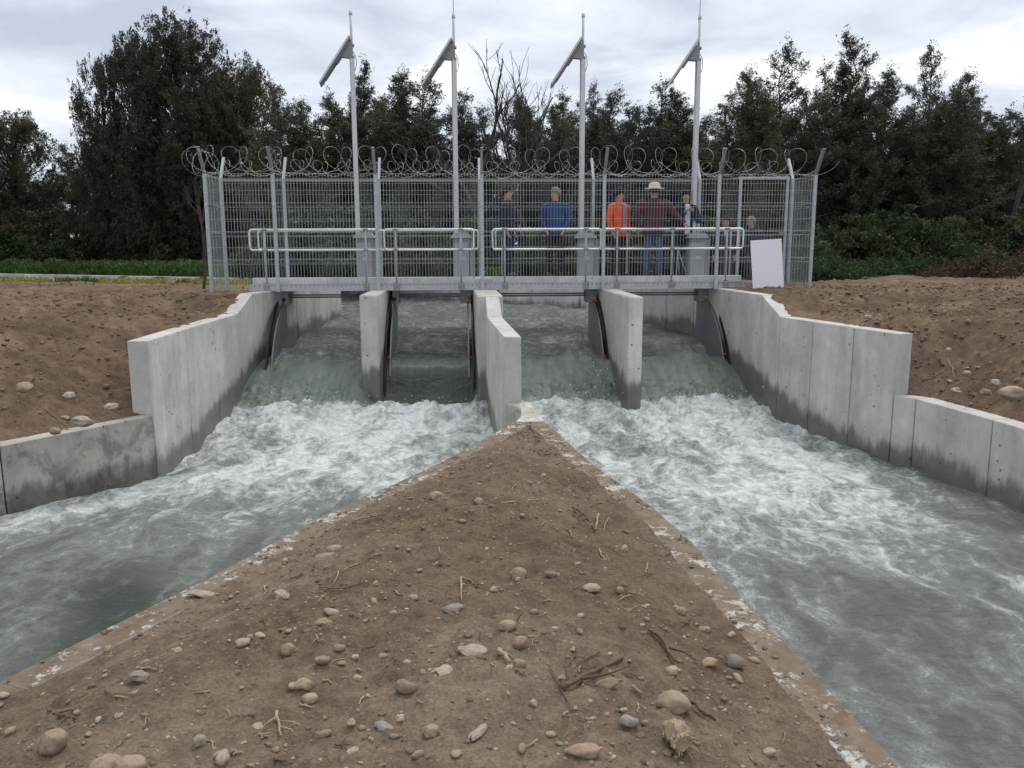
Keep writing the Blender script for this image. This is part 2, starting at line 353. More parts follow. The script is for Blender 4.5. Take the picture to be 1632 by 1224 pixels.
def water_mat():
    m, t, p = newmat('turbid river water'); g = pos(t)
    at = t.nodes.new('ShaderNodeAttribute'); at.attribute_name = 'foam'; fm = at.outputs['Fac']
    ag = t.nodes.new('ShaderNodeAttribute'); ag.attribute_name = 'fall'; fall = ag.outputs['Fac']
    # domain warp for swirling foam
    wn = N(t, 'ShaderNodeTexNoise', Scale=0.9, Detail=3.0); t.links.new(g, wn.inputs[0])
    va = t.nodes.new('ShaderNodeVectorMath'); va.operation = 'MULTIPLY_ADD'; t.links.new(wn.outputs['Color'], va.inputs[0]); va.inputs[1].default_value = (0.7, 0.7, 0.1); t.links.new(g, va.inputs[2])
    w = va.outputs[0]
    a = noise(t, w, 2.0, 8, 0.60, 0.7, (1.25, 0.50, 1)); b = noise(t, w, 9, 8, 0.7, 0.3, (1, 0.7, 1)); c = noise(t, g, 42, 5, 0.7)
    vo = N(t, 'ShaderNodeTexVoronoi', Scale=3.2); vo.feature = 'DISTANCE_TO_EDGE'; t.links.new(w, vo.inputs[0])
    vein = maprange(t, vo.outputs['Distance'], 0.0, 0.16, 1.0, 0.0)
    s = mth(t, 'ADD', mth(t, 'MULTIPLY', a, 0.85), mth(t, 'MULTIPLY', b, 0.50)); s = mth(t, 'ADD', s, mth(t, 'MULTIPLY', c, 0.26))
    s = mth(t, 'ADD', s, mth(t, 'MULTIPLY', vein, 0.06))
    thr = maprange(t, fm, 0.0, 1.0, 1.10, 0.58, False)
    foam = maprange(t, mth(t, 'SUBTRACT', s, thr), -0.03, 0.27)
    milky = maprange(t, mth(t, 'SUBTRACT', s, thr), -0.20, 0.15)
    fs = t.nodes.new('ShaderNodeSeparateXYZ'); t.links.new(g, fs.inputs[0])
    streak = noise(t, g, 7.0, 5, 0.6, 0.2, (1, 0.22, 0.22))
    calm = mixc(t, maprange(t, fm, 0.05, 0.30), (0.070, 0.082, 0.068), (0.165, 0.174, 0.157))
    base = mixc(t, fall, calm, mixc(t, maprange(t, streak, 0.3, 0.7), (0.125, 0.150, 0.125), (0.205, 0.235, 0.200)))
    base = mixc(t, mth(t, 'MULTIPLY', milky, 0.75), base, (0.40, 0.435, 0.395))
    col = mixc(t, foam, base, mixc(t, maprange(t, b, 0.35, 0.65), (0.66, 0.71, 0.68), (0.92, 0.94, 0.92)))
    setin(t, p, 'Base Color', col)
    setin(t, p, 'Roughness', maprange(t, foam, 0, 1, 0.07, 0.75, False)); p.inputs['IOR'].default_value = 1.33
    rip = mth(t, 'ADD', mth(t, 'MULTIPLY', noise(t, g, 3.4, 7, 0.66, 0.2, (0.75, 1.35, 1)), 1.0), mth(t, 'MULTIPLY', noise(t, g, 19, 6, 0.7, 0.0, (0.7, 1.3, 1)), 0.30))
    rip = mth(t, 'ADD', rip, mth(t, 'MULTIPLY', noise(t, g, 2.0, 4, 0.6, 0.3, (0.5, 1.7, 1)), 1.3))
    rip = mth(t, 'MULTIPLY', rip, maprange(t, fall, 0, 1, 1.0, 0.3, False))
    b1 = bump(t, p, rip, 0.85, 0.17)
    bump(t, p, mth(t, 'ADD', mth(t, 'MULTIPLY', foam, 0.25), mth(t, 'MULTIPLY', mth(t, 'MULTIPLY', b, foam), 0.9)), 0.7, 0.05, b1)
    return m
M['water'] = water_mat()
M['foam'] = simple('white foam', (0.85, 0.87, 0.86), 0.5, 0, 0.04)
def cloth(n, c): return simple(n, c, 0.85, 0, 0.18, 5, 0.3, 25)
M['skin'] = simple('skin', (0.42, 0.24, 0.165), 0.55, 0, 0.06, 4)

# ------------------------------------------------------------------ ground
def in_poly(x, y, poly):
    r_ = np.zeros(x.shape, bool); n = len(poly)
    for i in range(n):
        x0, y0 = poly[i]; x1, y1 = poly[(i + 1) % n]
        if y0 == y1: continue
        c = ((y0 > y) != (y1 > y)) & (x < (x1 - x0) * (y - y0) / (y1 - y0) + x0); r_ ^= c
    return r_
def seg_dist(x, y, pts):
    d = np.full(np.shape(x), 1e9)
    for (x0, y0), (x1, y1) in zip(pts[:-1], pts[1:]):
        L = (x1 - x0) ** 2 + (y1 - y0) ** 2; t = np.clip(((x - x0) * (x1 - x0) + (y - y0) * (y1 - y0)) / L, 0, 1)
        d = np.minimum(d, np.hypot(x - x0 - t * (x1 - x0), y - y0 - t * (y1 - y0)))
    return d
L_LOW = [(-4.62, 9.95), (-5.62, 8.38), (-8.3, 4.2), (-30, -30)]
R_LOW = [(5.15, 10.55), (5.42, 10.3), (5.66, 8.6), (6.33, 3.0), (10.5, -30)]
CANAL = [(-4.54, 16.9), (-4.83, 14.95), (-4.85, 14.15), (-4.62, 9.95)] + L_LOW[1:] + list(reversed(R_LOW)) + \
        [(4.43, 13.1), (4.39, 14.0), (4.11, 16.9), (4.05, 17.7), (3.2, 19.6), (2.05, 23.05), (-4.2, 28.5), (-24, 38.2), (-110, 72), (-110, 60), (-40, 33.5), (-16, 24.2), (-8.3, 21.4), (-4.45, 20.9), (-4.5, 17.5)]
L_UP = [(-4.62, 9.95), (-4.85, 14.15), (-4.55, 16.9), (-4.45, 20.9), (-8.3, 21.4), (-16, 24.2), (-40, 33.5)]
R_UP = [(5.15, 10.55), (4.45, 13.1), (4.12, 16.9), (4.05, 17.7), (3.2, 19.6), (2.05, 23.05)]
def ground_h(x, y, amp=1.0):
    x = np.asarray(x, float); y = np.asarray(y, float)
    dl = seg_dist(x, y, L_LOW); dr = seg_dist(x, y, R_LOW); du = seg_dist(x, y, L_UP); dur = seg_dist(x, y, R_UP)
    zt = 1.692 + 0.30 * np.where(x < 0, np.clip((y - 14.15) / 0.8, 0, 1), np.clip((y - 13.14) / 0.89, 0, 1)) + 0.016 * fbm(x, y, 4, 3)
    left = np.minimum(np.minimum(zt + 0.10 * du, 1.92 + 0 * x), 0.765 + 0.55 * np.maximum(dl - 0.04, 0))
    left = left + 0.12 * sst(0.6, 2.5, dl) * fbm(x, y, 0.5, 3) * (1 - sst(13, 19, y)) * sst(0, 1.2, du)
    right = np.minimum(np.minimum(zt + 0.10 * dur, 2.02 + 0 * x), 0.885 + 0.85 * np.maximum(dr - 0.04, 0))
    right = right + 0.06 * sst(0.6, 2.5, dr) * fbm(x + 40, y, 0.5, 3) * sst(0, 1.2, dur) * (1 - sst(14, 22, y))
    back = 1.66 + 0.0 * x
    z = np.where(x < 0, left, right)
    isback = (y > 17.6) & (x > -3) & (x < 9); z = np.where(isback, np.minimum(z, 1.72 + 0.3 * sst(5, 8, x) * (1 - sst(19, 23, y))), z)
    # beyond the far canal wall
    yf = np.interp(x, [-110, -24, -4.2, 2.05, 3.2], [72, 38.2, 28.5, 23.05, 19.6])
    z = np.where((y > yf - 3.5) & (x < 3.3) & ((x < -5) | (y > yf - 0.3)), back, z)
    z = np.where(y > 50, 1.7 + 0 * z, z)
    z = z + amp * (0.030 * fbm(x, y, 2.2, 3) + 0.040 * fbm(x + 9, y, 4.0, 5, .66) + 0.045 * np.maximum(fbm(x, y + 4, 6, 3), 0)) * sst(0.0, 0.5, np.minimum(np.minimum(dl, dr), np.minimum(du, dur)) + 0.05)
    return z
def lines(segs):
    out = []
    for a, b, s in segs:
        n = max(1, int(round((b - a) / s))); out += list(a + (b - a) * np.arange(n) / n)
    return np.array(out + [segs[-1][1]])
gx = lines([(-400, -60, 30), (-60, -20, 2.0), (-20, -10, 0.3), (-10, -4, 0.05), (-4, 4, 0.2), (4, 9, 0.05), (9, 16, 0.25), (16, 60, 2.0), (60, 400, 30)])
gy = lines([(-60, -4, 4), (-4, 5, 0.35), (5, 17.5, 0.055), (17.5, 24, 0.2), (24, 60, 1.0), (60, 700, 40)])
GX, GY = np.meshgrid(gx, gy)
GZ = ground_h(GX, GY)
cxm = (GX[:-1, :-1] + GX[1:, 1:]) / 2; cym = (GY[:-1, :-1] + GY[1:, 1:]) / 2
keep = ~in_poly(cxm, cym, CANAL)
link('ground', grid_mesh('ground', GX, GY, GZ, M['soil_bank'], keep), kind='structure')

# island
IL = [at_z(px, py, 0.78) for px, py in ((829, 668), (700, 738), (500, 830), (330, 922), (0, 1085))]
IR = [at_z(px, py, 0.78) for px, py in ((842, 648), (940, 735), (1040, 808), (1100, 860), (1180, 950), (1440, 1224))]
IL = [(p.x, p.y) for p in IL]; IR = [(p.x, p.y) for p in IR]
dl_ = ((IL[-1][0] - IL[-2][0]) / (IL[-1][1] - IL[-2][1])); dr_ = ((IR[-1][0] - IR[-2][0]) / (IR[-1][1] - IR[-2][1]))
IL.append((IL[-1][0] + dl_ * (-6 - IL[-1][1]), -6.0)); IR.append((IR[-1][0] + dr_ * (-6 - IR[-1][1]), -6.0))
ilx = lambda y: np.interp(y, [p[1] for p in reversed(IL)], [p[0] for p in reversed(IL)])
irx = lambda y: np.interp(y, [p[1] for p in reversed(IR)], [p[0] for p in reversed(IR)])
def island_h(x, y):
    x = np.asarray(x, float); y = np.asarray(y, float)
    d = np.minimum(x - ilx(y), irx(y) - x)
    h = 0.777 - 0.05 * sst(8.2, 9.4, y) + 0.26 * sst(0.2, 1.3, d) * (1 - 0.65 * sst(6.5, 10.3, y))
    inner = sst(0.2, 0.45, d)
    h = h + inner * (0.055 * fbm(x, y, 0.9, 3) + 0.030 * fbm(x + 5, y, 3.1, 3) + 0.020 * np.maximum(fbm(x, y + 7, 8.0, 3), -0.2) + 0.008 * np.abs(fbm(x, y, 26, 3)))
    h = h + (1 - inner) * (0.014 * fbm(x, y, 2.2, 3) + 0.008 * fbm(x, y, 9, 3, 0.7) + 0.004)
    cl = fbm(x - 3, y, 1.5, 2); h = h + inner * 0.03 * sst(0.25, 0.6, cl) * np.abs(fbm(x, y, 14, 2))
    return h
ty = lines([(-6, 1.2, 0.2), (1.2, 6.0, 0.016), (6.0, 9.72, 0.026)])
tx = np.linspace(0, 1, 330)
IY = np.repeat(ty[:, None], len(tx), 1); a_ = ilx(ty)[:, None]; b_ = irx(ty)[:, None]
IX = a_ + 0.195 + (b_ - a_ - 0.39) * tx[None, :]
link('island_ground', grid_mesh('island_ground', IX, IY, island_h(IX, IY), M['soil']), kind='structure')

# ------------------------------------------------------------------ concrete walls
def wall(name, label, pts, th, side, zb=-0.6, mat='concrete', gap=0.016, core=True, group=None):
    """pts: (x,y,ztop) along the visible face; side=+1 body lies to the right of travel"""
    root = empty(name, (pts[0][0], pts[0][1], 0), label, 'concrete wall', group)
    P = [Vector((p[0], p[1], 0)) for p in pts]; nrm = []
    for i in range(len(P)):
        d = (P[min(i + 1, len(P) - 1)] - P[max(i - 1, 0)]).normalized(); nrm.append(Vector((d.y, -d.x, 0)) * side)
    org = Vector((pts[0][0], pts[0][1], 0))
    for i in range(len(P) - 1):
        d = (P[i + 1] - P[i]); L = d.length; d.normalize(); g0 = gap / 2 if i else 0; g1 = gap / 2 if i < len(P) - 2 else 0
        a, b = P[i] + d * g0 - org, P[i + 1] - d * g1 - org
        dz = (pts[i + 1][2] - pts[i][2]) / L; za, zb1 = pts[i][2] + dz * g0, pts[i + 1][2] - dz * g1
        q = [a, b, b + nrm[i + 1] * th, a + nrm[i] * th]; zt = [za, zb1, zb1, za]
        if side > 0: q.reverse(); zt.reverse()
        MB().prism(q, zb, zt).build('wall_panel', M[mat], root, bevel=0.007)
    if core:
        m = MB()
        for i in range(len(P) - 1):
            q = [P[i] + nrm[i] * 0.022 - org, P[i + 1] + nrm[i + 1] * 0.022 - org, P[i + 1] + nrm[i + 1] * (th - 0.03) - org, P[i] + nrm[i] * (th - 0.03) - org]
            if i == 0: d = (P[1] - P[0]).normalized() * 0.03; q[0] += d; q[3] += d
            if i == len(P) - 2: d = (P[-1] - P[-2]).normalized() * 0.03; q[1] -= d; q[2] -= d
            zt = [pts[i][2] - 0.025, pts[i + 1][2] - 0.025, pts[i + 1][2] - 0.025, pts[i][2] - 0.025]
            if side > 0: q.reverse(); zt.reverse()
            m.prism(q, zb + 0.02, zt)
        m.build('wall_core', M['rubber'], root)
    return root
wall('concrete_wall', 'tall grey wing wall on the left bank, stepping down from the gates to a square end', [(-4.5, 10.03, 1.71), (-4.6, 11.45, 1.71), (-4.68, 12.8, 1.71), (-4.75, 14.15, 1.71), (-4.73, 14.95, 2.01), (-4.45, 16.9, 2.01)], 0.25, -1)
wall('concrete_wall', 'left side wall of the canal seen upstream beyond the first gate', [(-4.45, 16.93, 2.0), (-4.40, 18.2, 2.0), (-4.36, 19.7, 1.95), (-4.33, 20.8, 1.9)], 0.22, -1)
wall('concrete_wall', 'low dark stained wall at the left edge, running out of the frame', [(-4.49, 9.98, 0.78), (-5.42, 8.4, 0.78), (-8.1, 4.2, 0.78), (-12.7, -3.0, 0.78)], 0.24, 1, mat='concrete_stained')
wall('concrete_wall', 'tall pale wing wall on the right bank, its top stepping down away from the gates', [(5.0, 10.54, 1.71), (4.79, 11.38, 1.71), (4.55, 12.3, 1.71), (4.33, 13.14, 1.71), (4.28, 14.03, 2.01), (4.16, 15.1, 2.01), (4.08, 15.9, 2.01), (4.0, 16.9, 2.01)], 0.24, 1)
wall('concrete_wall', 'low pale wall on the right edge below the soil bank', [(6.9, -4, 0.9), (6.2, 3.0, 0.9), (5.85, 5.6, 0.9), (5.67, 7.1, 0.9), (5.42, 9.0, 0.9), (5.19, 10.3, 0.9), (5.01, 10.52, 0.9)], 0.25, 1)
wall('concrete_wall', 'right side wall of the canal upstream, slanting inwards behind the fourth gate', [(4.0, 16.93, 1.98), (3.95, 17.7, 1.95), (3.52, 18.6, 1.93), (3.09, 19.5, 1.9), (2.5, 21.2, 1.78), (1.92, 22.95, 1.68)], 0.22, 1)
fw = [(1.90, 22.97, 1.68), (0.6, 24.1, 1.68), (-0.7, 25.25, 1.68), (-2.0, 26.4, 1.68), (-3.2, 27.4, 1.68), (-4.25, 28.35, 1.68), (-9, 30.7, 1.68), (-16, 34.1, 1.68), (-24, 38.0, 1.68), (-40, 44.3, 1.68), (-70, 56, 1.68)]
wall('concrete_wall', 'far wall of the upstream canal seen under the deck, pale strip beyond the field', fw, 0.24, 1)
wall('concrete_wall', 'near side wall of the upstream canal behind the left field', [(-4.35, 20.83, 1.88), (-8.25, 21.5, 1.88), (-15.95, 24.3, 1.88), (-40, 33.6, 1.88), (-70, 44.6, 1.88)], 0.22, -1)
# piers
def pier(label, foot, zt=2.01):
    r_ = empty('concrete_pier', (foot[0][0], foot[0][1], 0), label, 'pier', 'concrete piers between the gates')
    MB().prism([(p[0] - foot[0][0], p[1] - foot[0][1]) for p in foot], -0.6, zt).build('pier_body', M['concrete'], r_, bevel=0.012)
    MB().prism([(p[0] - foot[0][0] + sx * 0.012, p[1] - foot[0][1] + sy * 0.02) for p, sx, sy in zip(foot, (1, -1, -1, 1), (1, 1, -1, -1))], zt - 0.004, zt + 0.006).build('pier_top', M['concrete_top'], r_)
    return r_
pier('slim concrete pier left of centre with a dark wet foot', [(-2.65, 14.24), (-2.34, 14.2), (-2.50, 17.6), (-2.80, 17.6)])
pB = pier('wide central concrete pier where the dividing wall begins', [(-0.585, 13.96), (-0.15, 13.94), (-0.42, 17.7), (-0.88, 17.7)])
pier('concrete pier right of centre with rough spotted end face', [(1.93, 13.45), (2.17, 13.50), (1.98, 17.6), (1.68, 17.6)])
w_ = empty('dividing_wall', (-0.1, 10.33, 0), 'central dividing wall running from the middle pier towards the stony island', 'concrete wall')
cw = [((-0.095, 10.33), (0.12, 10.33), 1.71), ((-0.20, 11.3), (0.03, 11.3), 1.71), ((-0.30, 12.3), (-0.065, 12.3), 1.71), ((-0.40, 13.3), (-0.157, 13.3), 1.71), ((-0.445, 13.95), (-0.215, 13.94), 2.0)]
for (l0, r0, z0), (l1, r1, z1) in zip(cw[:-1], cw[1:]):
    g = 0.004
    MB().prism([(l0[0] + 0.1, l0[1] + g - 10.33), (r0[0] + 0.1, r0[1] + g - 10.33), (r1[0] + 0.1, r1[1] - g - 10.33), (l1[0] + 0.1, l1[1] - g - 10.33)], -0.6, [z0, z0, z1, z1]).build('wall_panel', M['concrete'], w_, bevel=0.007)
# island retaining kerbs
def kerb(label, pts, side, zt=0.78):
    return wall('island_kerb', label, [(p[0], p[1], zt) for p in pts], 0.21, side, mat='kerb_dusty', gap=0.006, core=False)
kerb('thin retaining kerb along the left edge of the stony island, flaking white', IL, -1)
kerb('retaining kerb along the right edge of the stony island, chipped and pale', IR, 1)
apx = empty('kerb_junction', (0, 10.2, 0), 'pale concrete block where both island kerbs meet the dividing wall', 'concrete block')
MB().prism([(float(ilx(9.5)) + .012, -.7), (float(irx(9.5)) - .012, -.7), (float(irx(9.95)) - .012, -.25), (float(irx(10.4)) - .01, .2), (.13, .126), (-.09, .126), (float(ilx(10.2)) + .012, 0), (float(ilx(9.85)) + .012, -.35)], -0.4, [.785, .80, .83, .86, .86, .85, .82, .79])  .build('block', M['concrete_top'], apx, bevel=0.01)

# ------------------------------------------------------------------ water
def water_fn(x, y):
    t = y - 0.058 * x                                   # distance measured along the skewed bridge
    slow = np.interp(t, [13.7, 14.0, 14.3, 14.6, 14.9, 15.2, 15.5, 15.9, 16.4, 17.2, 19, 21.5, 30], [0.0, 0.08, 0.26, 0.45, 0.58, 0.675, 0.74, 0.79, 0.85, 0.93, 1.05, 1.13, 1.16])
    steep = np.interp(t, [14.3, 14.7, 14.9, 15.0, 15.08, 15.2, 15.45, 15.8, 16.3, 17.2, 19, 21.5, 30], [0.02, 0.05, 0.12, 0.22, 0.44, 0.60, 0.71, 0.78, 0.84, 0.93, 1.05, 1.13, 1.16])
    b2 = sst(-2.55, -2.40, x) * (1 - sst(-0.75, -0.5, x))
    z = slow * (1 - b2) + steep * b2
    infl = sst(13.9, 14.8, t)
    up = sst(15.4, 16.2, t)
    fallm = sst(13.8, 14.2, t) * (1 - sst(15.2, 15.75, t))
    # standing curls at the side plates
    for (cx, cy, s, h) in ((-4.0, 15.6, 0.42, 0.08), (-4.25, 16.4, 0.35, -0.14), (-3.3, 15.5, 0.4, -0.05), (1.15, 15.5, 0.33, 0.14), (1.5, 16.2, 0.28, -0.16), (0.75, 15.8, 0.25, -0.08), (3.3, 15.6, 0.33, 0.13), (3.75, 16.3, 0.33, -0.18), (2.8, 15.9, 0.3, -0.08), (-0.1, 15.2, 0.3, 0.12), (2.1, 15.1, 0.3, 0.10), (-2.9, 15.0, 0.25, 0.06)):
        z = z + h * np.exp(-((x - cx) ** 2 + (y - cy) ** 2) / (2 * s * s)) * (1 + 0.6 * perlin(x * 5, y * 4))
    z = z + fallm * (0.035 * fbm(x + 2, y * 0.35, 1.6, 3) + 0.006 * fbm(x, y * 0.6, 7, 2))
    z = z + up * (0.06 * fbm(x * 0.45, y, 1.3, 3) + 0.055 * fbm(x * 0.42, y, 2.8, 4, .6) * (1 - 0.4 * sst(19, 24, y)))
    # tail water
    tb = 1 - sst(13.8, 14.3, t)
    turb = sst(6.5, 12.5, y); near = sst(11.8, 13.6, y)
    rough = (0.10 * fbm(x, y * 0.8, 1.0, 3) + 0.050 * fbm(x + 3, y * .8, 2.9, 5, 0.62)) * turb + 0.05 * fbm(x * 0.9, y * 0.7, 0.8, 3) + 0.012 * fbm(x, y, 3.5, 3)
    rough = rough + near * (0.13 + 0.12 * fbm(x, y, 1.9, 5, 0.6) + 0.035 * np.abs(fbm(x, y, 9, 3)))
    z = z + tb * rough
    z = z + (1 - tb) * (1 - sst(14.25, 14.8, t)) * 0.10 * np.abs(fbm(x + 1, y, 6, 3))
    # foam density
    lft = x < np.where(y > 10.3, -0.1 - (y - 10.3) * 0.1, -0.1)
    dR = 0.33 + 0.56 * sst(5.0, 9.8, y + 0.25 * (x - 2)) + 0.2 * sst(12.0, 13.4, y)
    dR = dR - 0.42 * sst(3.9, 5.2, x - 0.10 * (10.3 - y)) * (1 - sst(10.2, 12.0, y)) 
    dL = 0.29 + 0.56 * sst(6.6, 10.6, y - 0.22 * (x + 2.5)) + 0.2 * sst(12.0, 13.4, y)
    dL = dL + 0.22 * np.exp(-((x + 4.4 + 0.9 * (9.0 - y)) / 0.45) ** 2) * sst(6.0, 8.4, y)
    foam = np.where(lft, dL, dR) + 0.22 * fbm(x * 0.9 + 0.3 * y, y * 0.7, 0.5, 4)
    foam = np.clip(foam, 0, 1.0) * (1 - sst(13.85, 14.25, t)) + (1 - (1 - sst(13.85, 14.25, t))) * (0.05 + 0.42 * sst(15.2, 15.6, t) * (1 - sst(16.3, 18.0, t)) * (1 - .6 * b2) + 0.2 * sst(18, 19, t))
    foam = np.where((b2 > 0.5) & (t > 13.6), np.maximum(foam, 0.96 * (1 - sst(14.45, 14.7, t))), foam)
    fallm = fallm * (1 - b2 * (1 - sst(15.1, 15.3, t)) * .65)
    return z, foam, fallm
wx = lines([(-24, -7, 1.0), (-7, 6.6, 0.034), (6.6, 9, 0.6)])
wy = lines([(-9, 2, 0.5), (2, 8, 0.045), (8, 13.0, 0.034), (13.0, 16.2, 0.026), (16.2, 30, 0.06)])
WX, WY = np.meshgrid(wx, wy); WZ, FM, FL = water_fn(WX, WY)
cxm = (WX[:-1, :-1] + WX[1:, 1:]) / 2; cym = (WY[:-1, :-1] + WY[1:, 1:]) / 2
link('water', grid_mesh('water', WX, WY, WZ, M['water'], in_poly(cxm, cym, CANAL), attr={'foam': FM, 'fall': FL}), kind='structure')
wx2 = lines([(-100, -4, 1.5)]); wy2 = lines([(20, 80, 1.5)]); WX2, WY2 = np.meshgrid(wx2, wy2)
link('water', grid_mesh('canal_water', WX2, WY2, 1.12 + 0 * WX2, M['water'], in_poly((WX2[:-1, :-1] + WX2[1:, 1:]) / 2, (WY2[:-1, :-1] + WY2[1:, 1:]) / 2, CANAL) & ((WY2[:-1, :-1] > 30.1) | (WX2[:-1, :-1] < -24)), attr={'foam': WX2 * 0, 'fall': WX2 * 0}), kind='structure')
# spray droplets
m = MB(); ico = bmesh.new(); bmesh.ops.create_icosphere(ico, subdivisions=1, radius=1); iv = [v.co.copy() for v in ico.verts]; ifc = [tuple(v.index for v in f.verts) for f in ico.faces]; ico.free()
rs = random.Random(5)
def drop(m, p, r_): m.add([Vector(p) + Vector((v.x * r_, v.y * r_, v.z * r_ * rs.uniform(.7, 1.8))) for v in iv], ifc)
for cx, cy, sx, sy, sz, n in ((1.5, 13.75, 0.22, 0.25, 0.40, 75), (0.6, 13.6, 0.6, 0.25, 0.10, 60), (3.2, 13.6, 0.7, 0.3, 0.09, 90), (-3.6, 13.7, 0.6, 0.3, 0.09, 90), (-1.5, 14.3, 0.6, 0.12, 0.09, 60), (4.0, 13.9, 0.12, 0.25, 0.14, 40)):
    for i in range(n):
        x = rs.gauss(cx, sx); y = rs.gauss(cy, sy); zb = float(water_fn(np.array(x), np.array(y))[0])
        drop(m, (x, y, zb + abs(rs.gauss(0, sz))), rs.uniform(0.003, 0.009))
m.build('water_spray', M['foam'], kind='stuff', label='white droplets of spray thrown up in front of the gates', category='spray')

# ------------------------------------------------------------------ footbridge
br = empty('footbridge', B(0, 0.5, 2.01), 'concrete footbridge deck with a galvanised edge channel spanning the four gates', 'footbridge', rz=BA)
def bl(u, v, z): return (u, v - 0.5, z - 2.01)
uL, uR = u_at(401, 447, 0.08), u_at(1183, 447, 0.08); ug0, ug1 = u_at(755, 442, 0.1), u_at(784, 442, 0.1)
m = MB(); m.box(bl((uL + uR) / 2, 0.62, 2.13), (uR - uL, 0.95, 0.2)); m.build('deck_slab', M['concrete_kerb'], br, bevel=0.008)
for a, b in ((uL, ug0), (ug1, uR)):
    k = (b - a) / 3
    for i in range(3):
        MB().box(bl(a + k * (i + .5), 0.20, 2.195), (k - 0.006, 0.14, 0.13)).build('kerb_block', M['concrete_kerb'], br, bevel=0.008)
MB().box(bl((uL + uR) / 2, 0.10, 2.075), (uR - uL + 0.1, 0.008, 0.125)).box(bl((uL + uR) / 2, 0.125, 2.012), (uR - uL + .1, 0.06, 0.008)).box(bl((uL + uR) / 2, 0.085, 2.14), (uR - uL + .1, 0.03, 0.008)).build('edge_channel', M['channel'], br)
MB().box(bl((uL + uR) / 2, 1.13, 2.1), (uR - uL, 0.05, 0.18)).build('back_channel', M['channel'], br)
for px in (449, 667, 826, 1001): MB().box(bl(u_at(px, 451, 0.09), 0.094, 2.085), (0.10, 0.003, 0.03)).build('sticker', M['yellow'], br)
m = MB()
for i in range(110):
    u = uL + 0.05 + (uR - uL) * i / 110; m.box(bl(u, 0.0955, 2.1), (0.012, 0.003, 0.05))
m.build('channel_slots', M['galv_dark'], br, kind='stuff')

# ------------------------------------------------------------------ guard rails
def stadium(a, b, z0, z1, v, r_=0.021, rad=0.055):
    pts = []
    def arc(cu, cz, a0, a1): 
        for i in range(5):
            t = a0 + (a1 - a0) * i / 4; pts.append(bl(cu + rad * math.cos(t), v, cz + rad * math.sin(t)))
    arc(a + rad, z0 + rad, 1.5 * math.pi, math.pi); arc(a + rad, z1 - rad, math.pi, .5 * math.pi)
    arc(b - rad, z1 - rad, .5 * math.pi, 0); arc(b - rad, z0 + rad, 0, -.5 * math.pi); pts.append(pts[0])
    return pts
z1r, z0r = z_at(500, 366, 0.15), z_at(500, 398.5, 0.15)
def rail(label, a, b, posts, v, openr=False):
    root = empty('guard_rail', B(0, 0.5, 2.01), label, 'railing', 'tubular guard rails along the footbridge', rz=BA)
    MB().tube(stadium(a, b, z0r, z1r, v), 0.021, 7, False).build('rail_loop', M['alu'], root, smooth=True)
    for px in posts:
        MB().tube([bl(px, v + 0.0, 2.1), bl(px, v + 0.0, z1r)], 0.019, 7).build('stanchion', M['galv'], root, smooth=True)
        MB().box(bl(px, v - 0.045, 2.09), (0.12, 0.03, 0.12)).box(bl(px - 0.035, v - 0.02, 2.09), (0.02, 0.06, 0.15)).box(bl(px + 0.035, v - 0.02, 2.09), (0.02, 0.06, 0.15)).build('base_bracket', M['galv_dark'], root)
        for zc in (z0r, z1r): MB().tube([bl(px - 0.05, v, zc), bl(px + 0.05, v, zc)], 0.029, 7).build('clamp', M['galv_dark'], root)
    return root
v0 = 0.14
for a, b, ps, lb in ((397, 602, (421, 582), 'leftmost silver guard rail of the footbridge front, with rounded end'), (612, 755, (630, 734), 'short silver guard rail over the second gate, left of the central post'), (785, 958, (804, 934), 'silver guard rail in front of the two men in blue'), (962, 1185, (984, 1072, 1159), 'longest silver guard rail in front, by the man in the orange jacket')):
    rail(lb, u_at(a, 366, v0), u_at(b, 366, v0), [u_at(p, 366, v0) for p in ps], v0)
for a, b, ps, lb in ((411, 762, (420, 600, 740), 'rear guard rail behind the left half of the footbridge'), (790, 1176, (800, 1000, 1165), 'rear guard rail behind the people on the footbridge')):
    rail(lb, u_at(a, 370, 1.05), u_at(b, 370, 1.05), [u_at(p, 370, 1.05) for p in ps], 1.05)

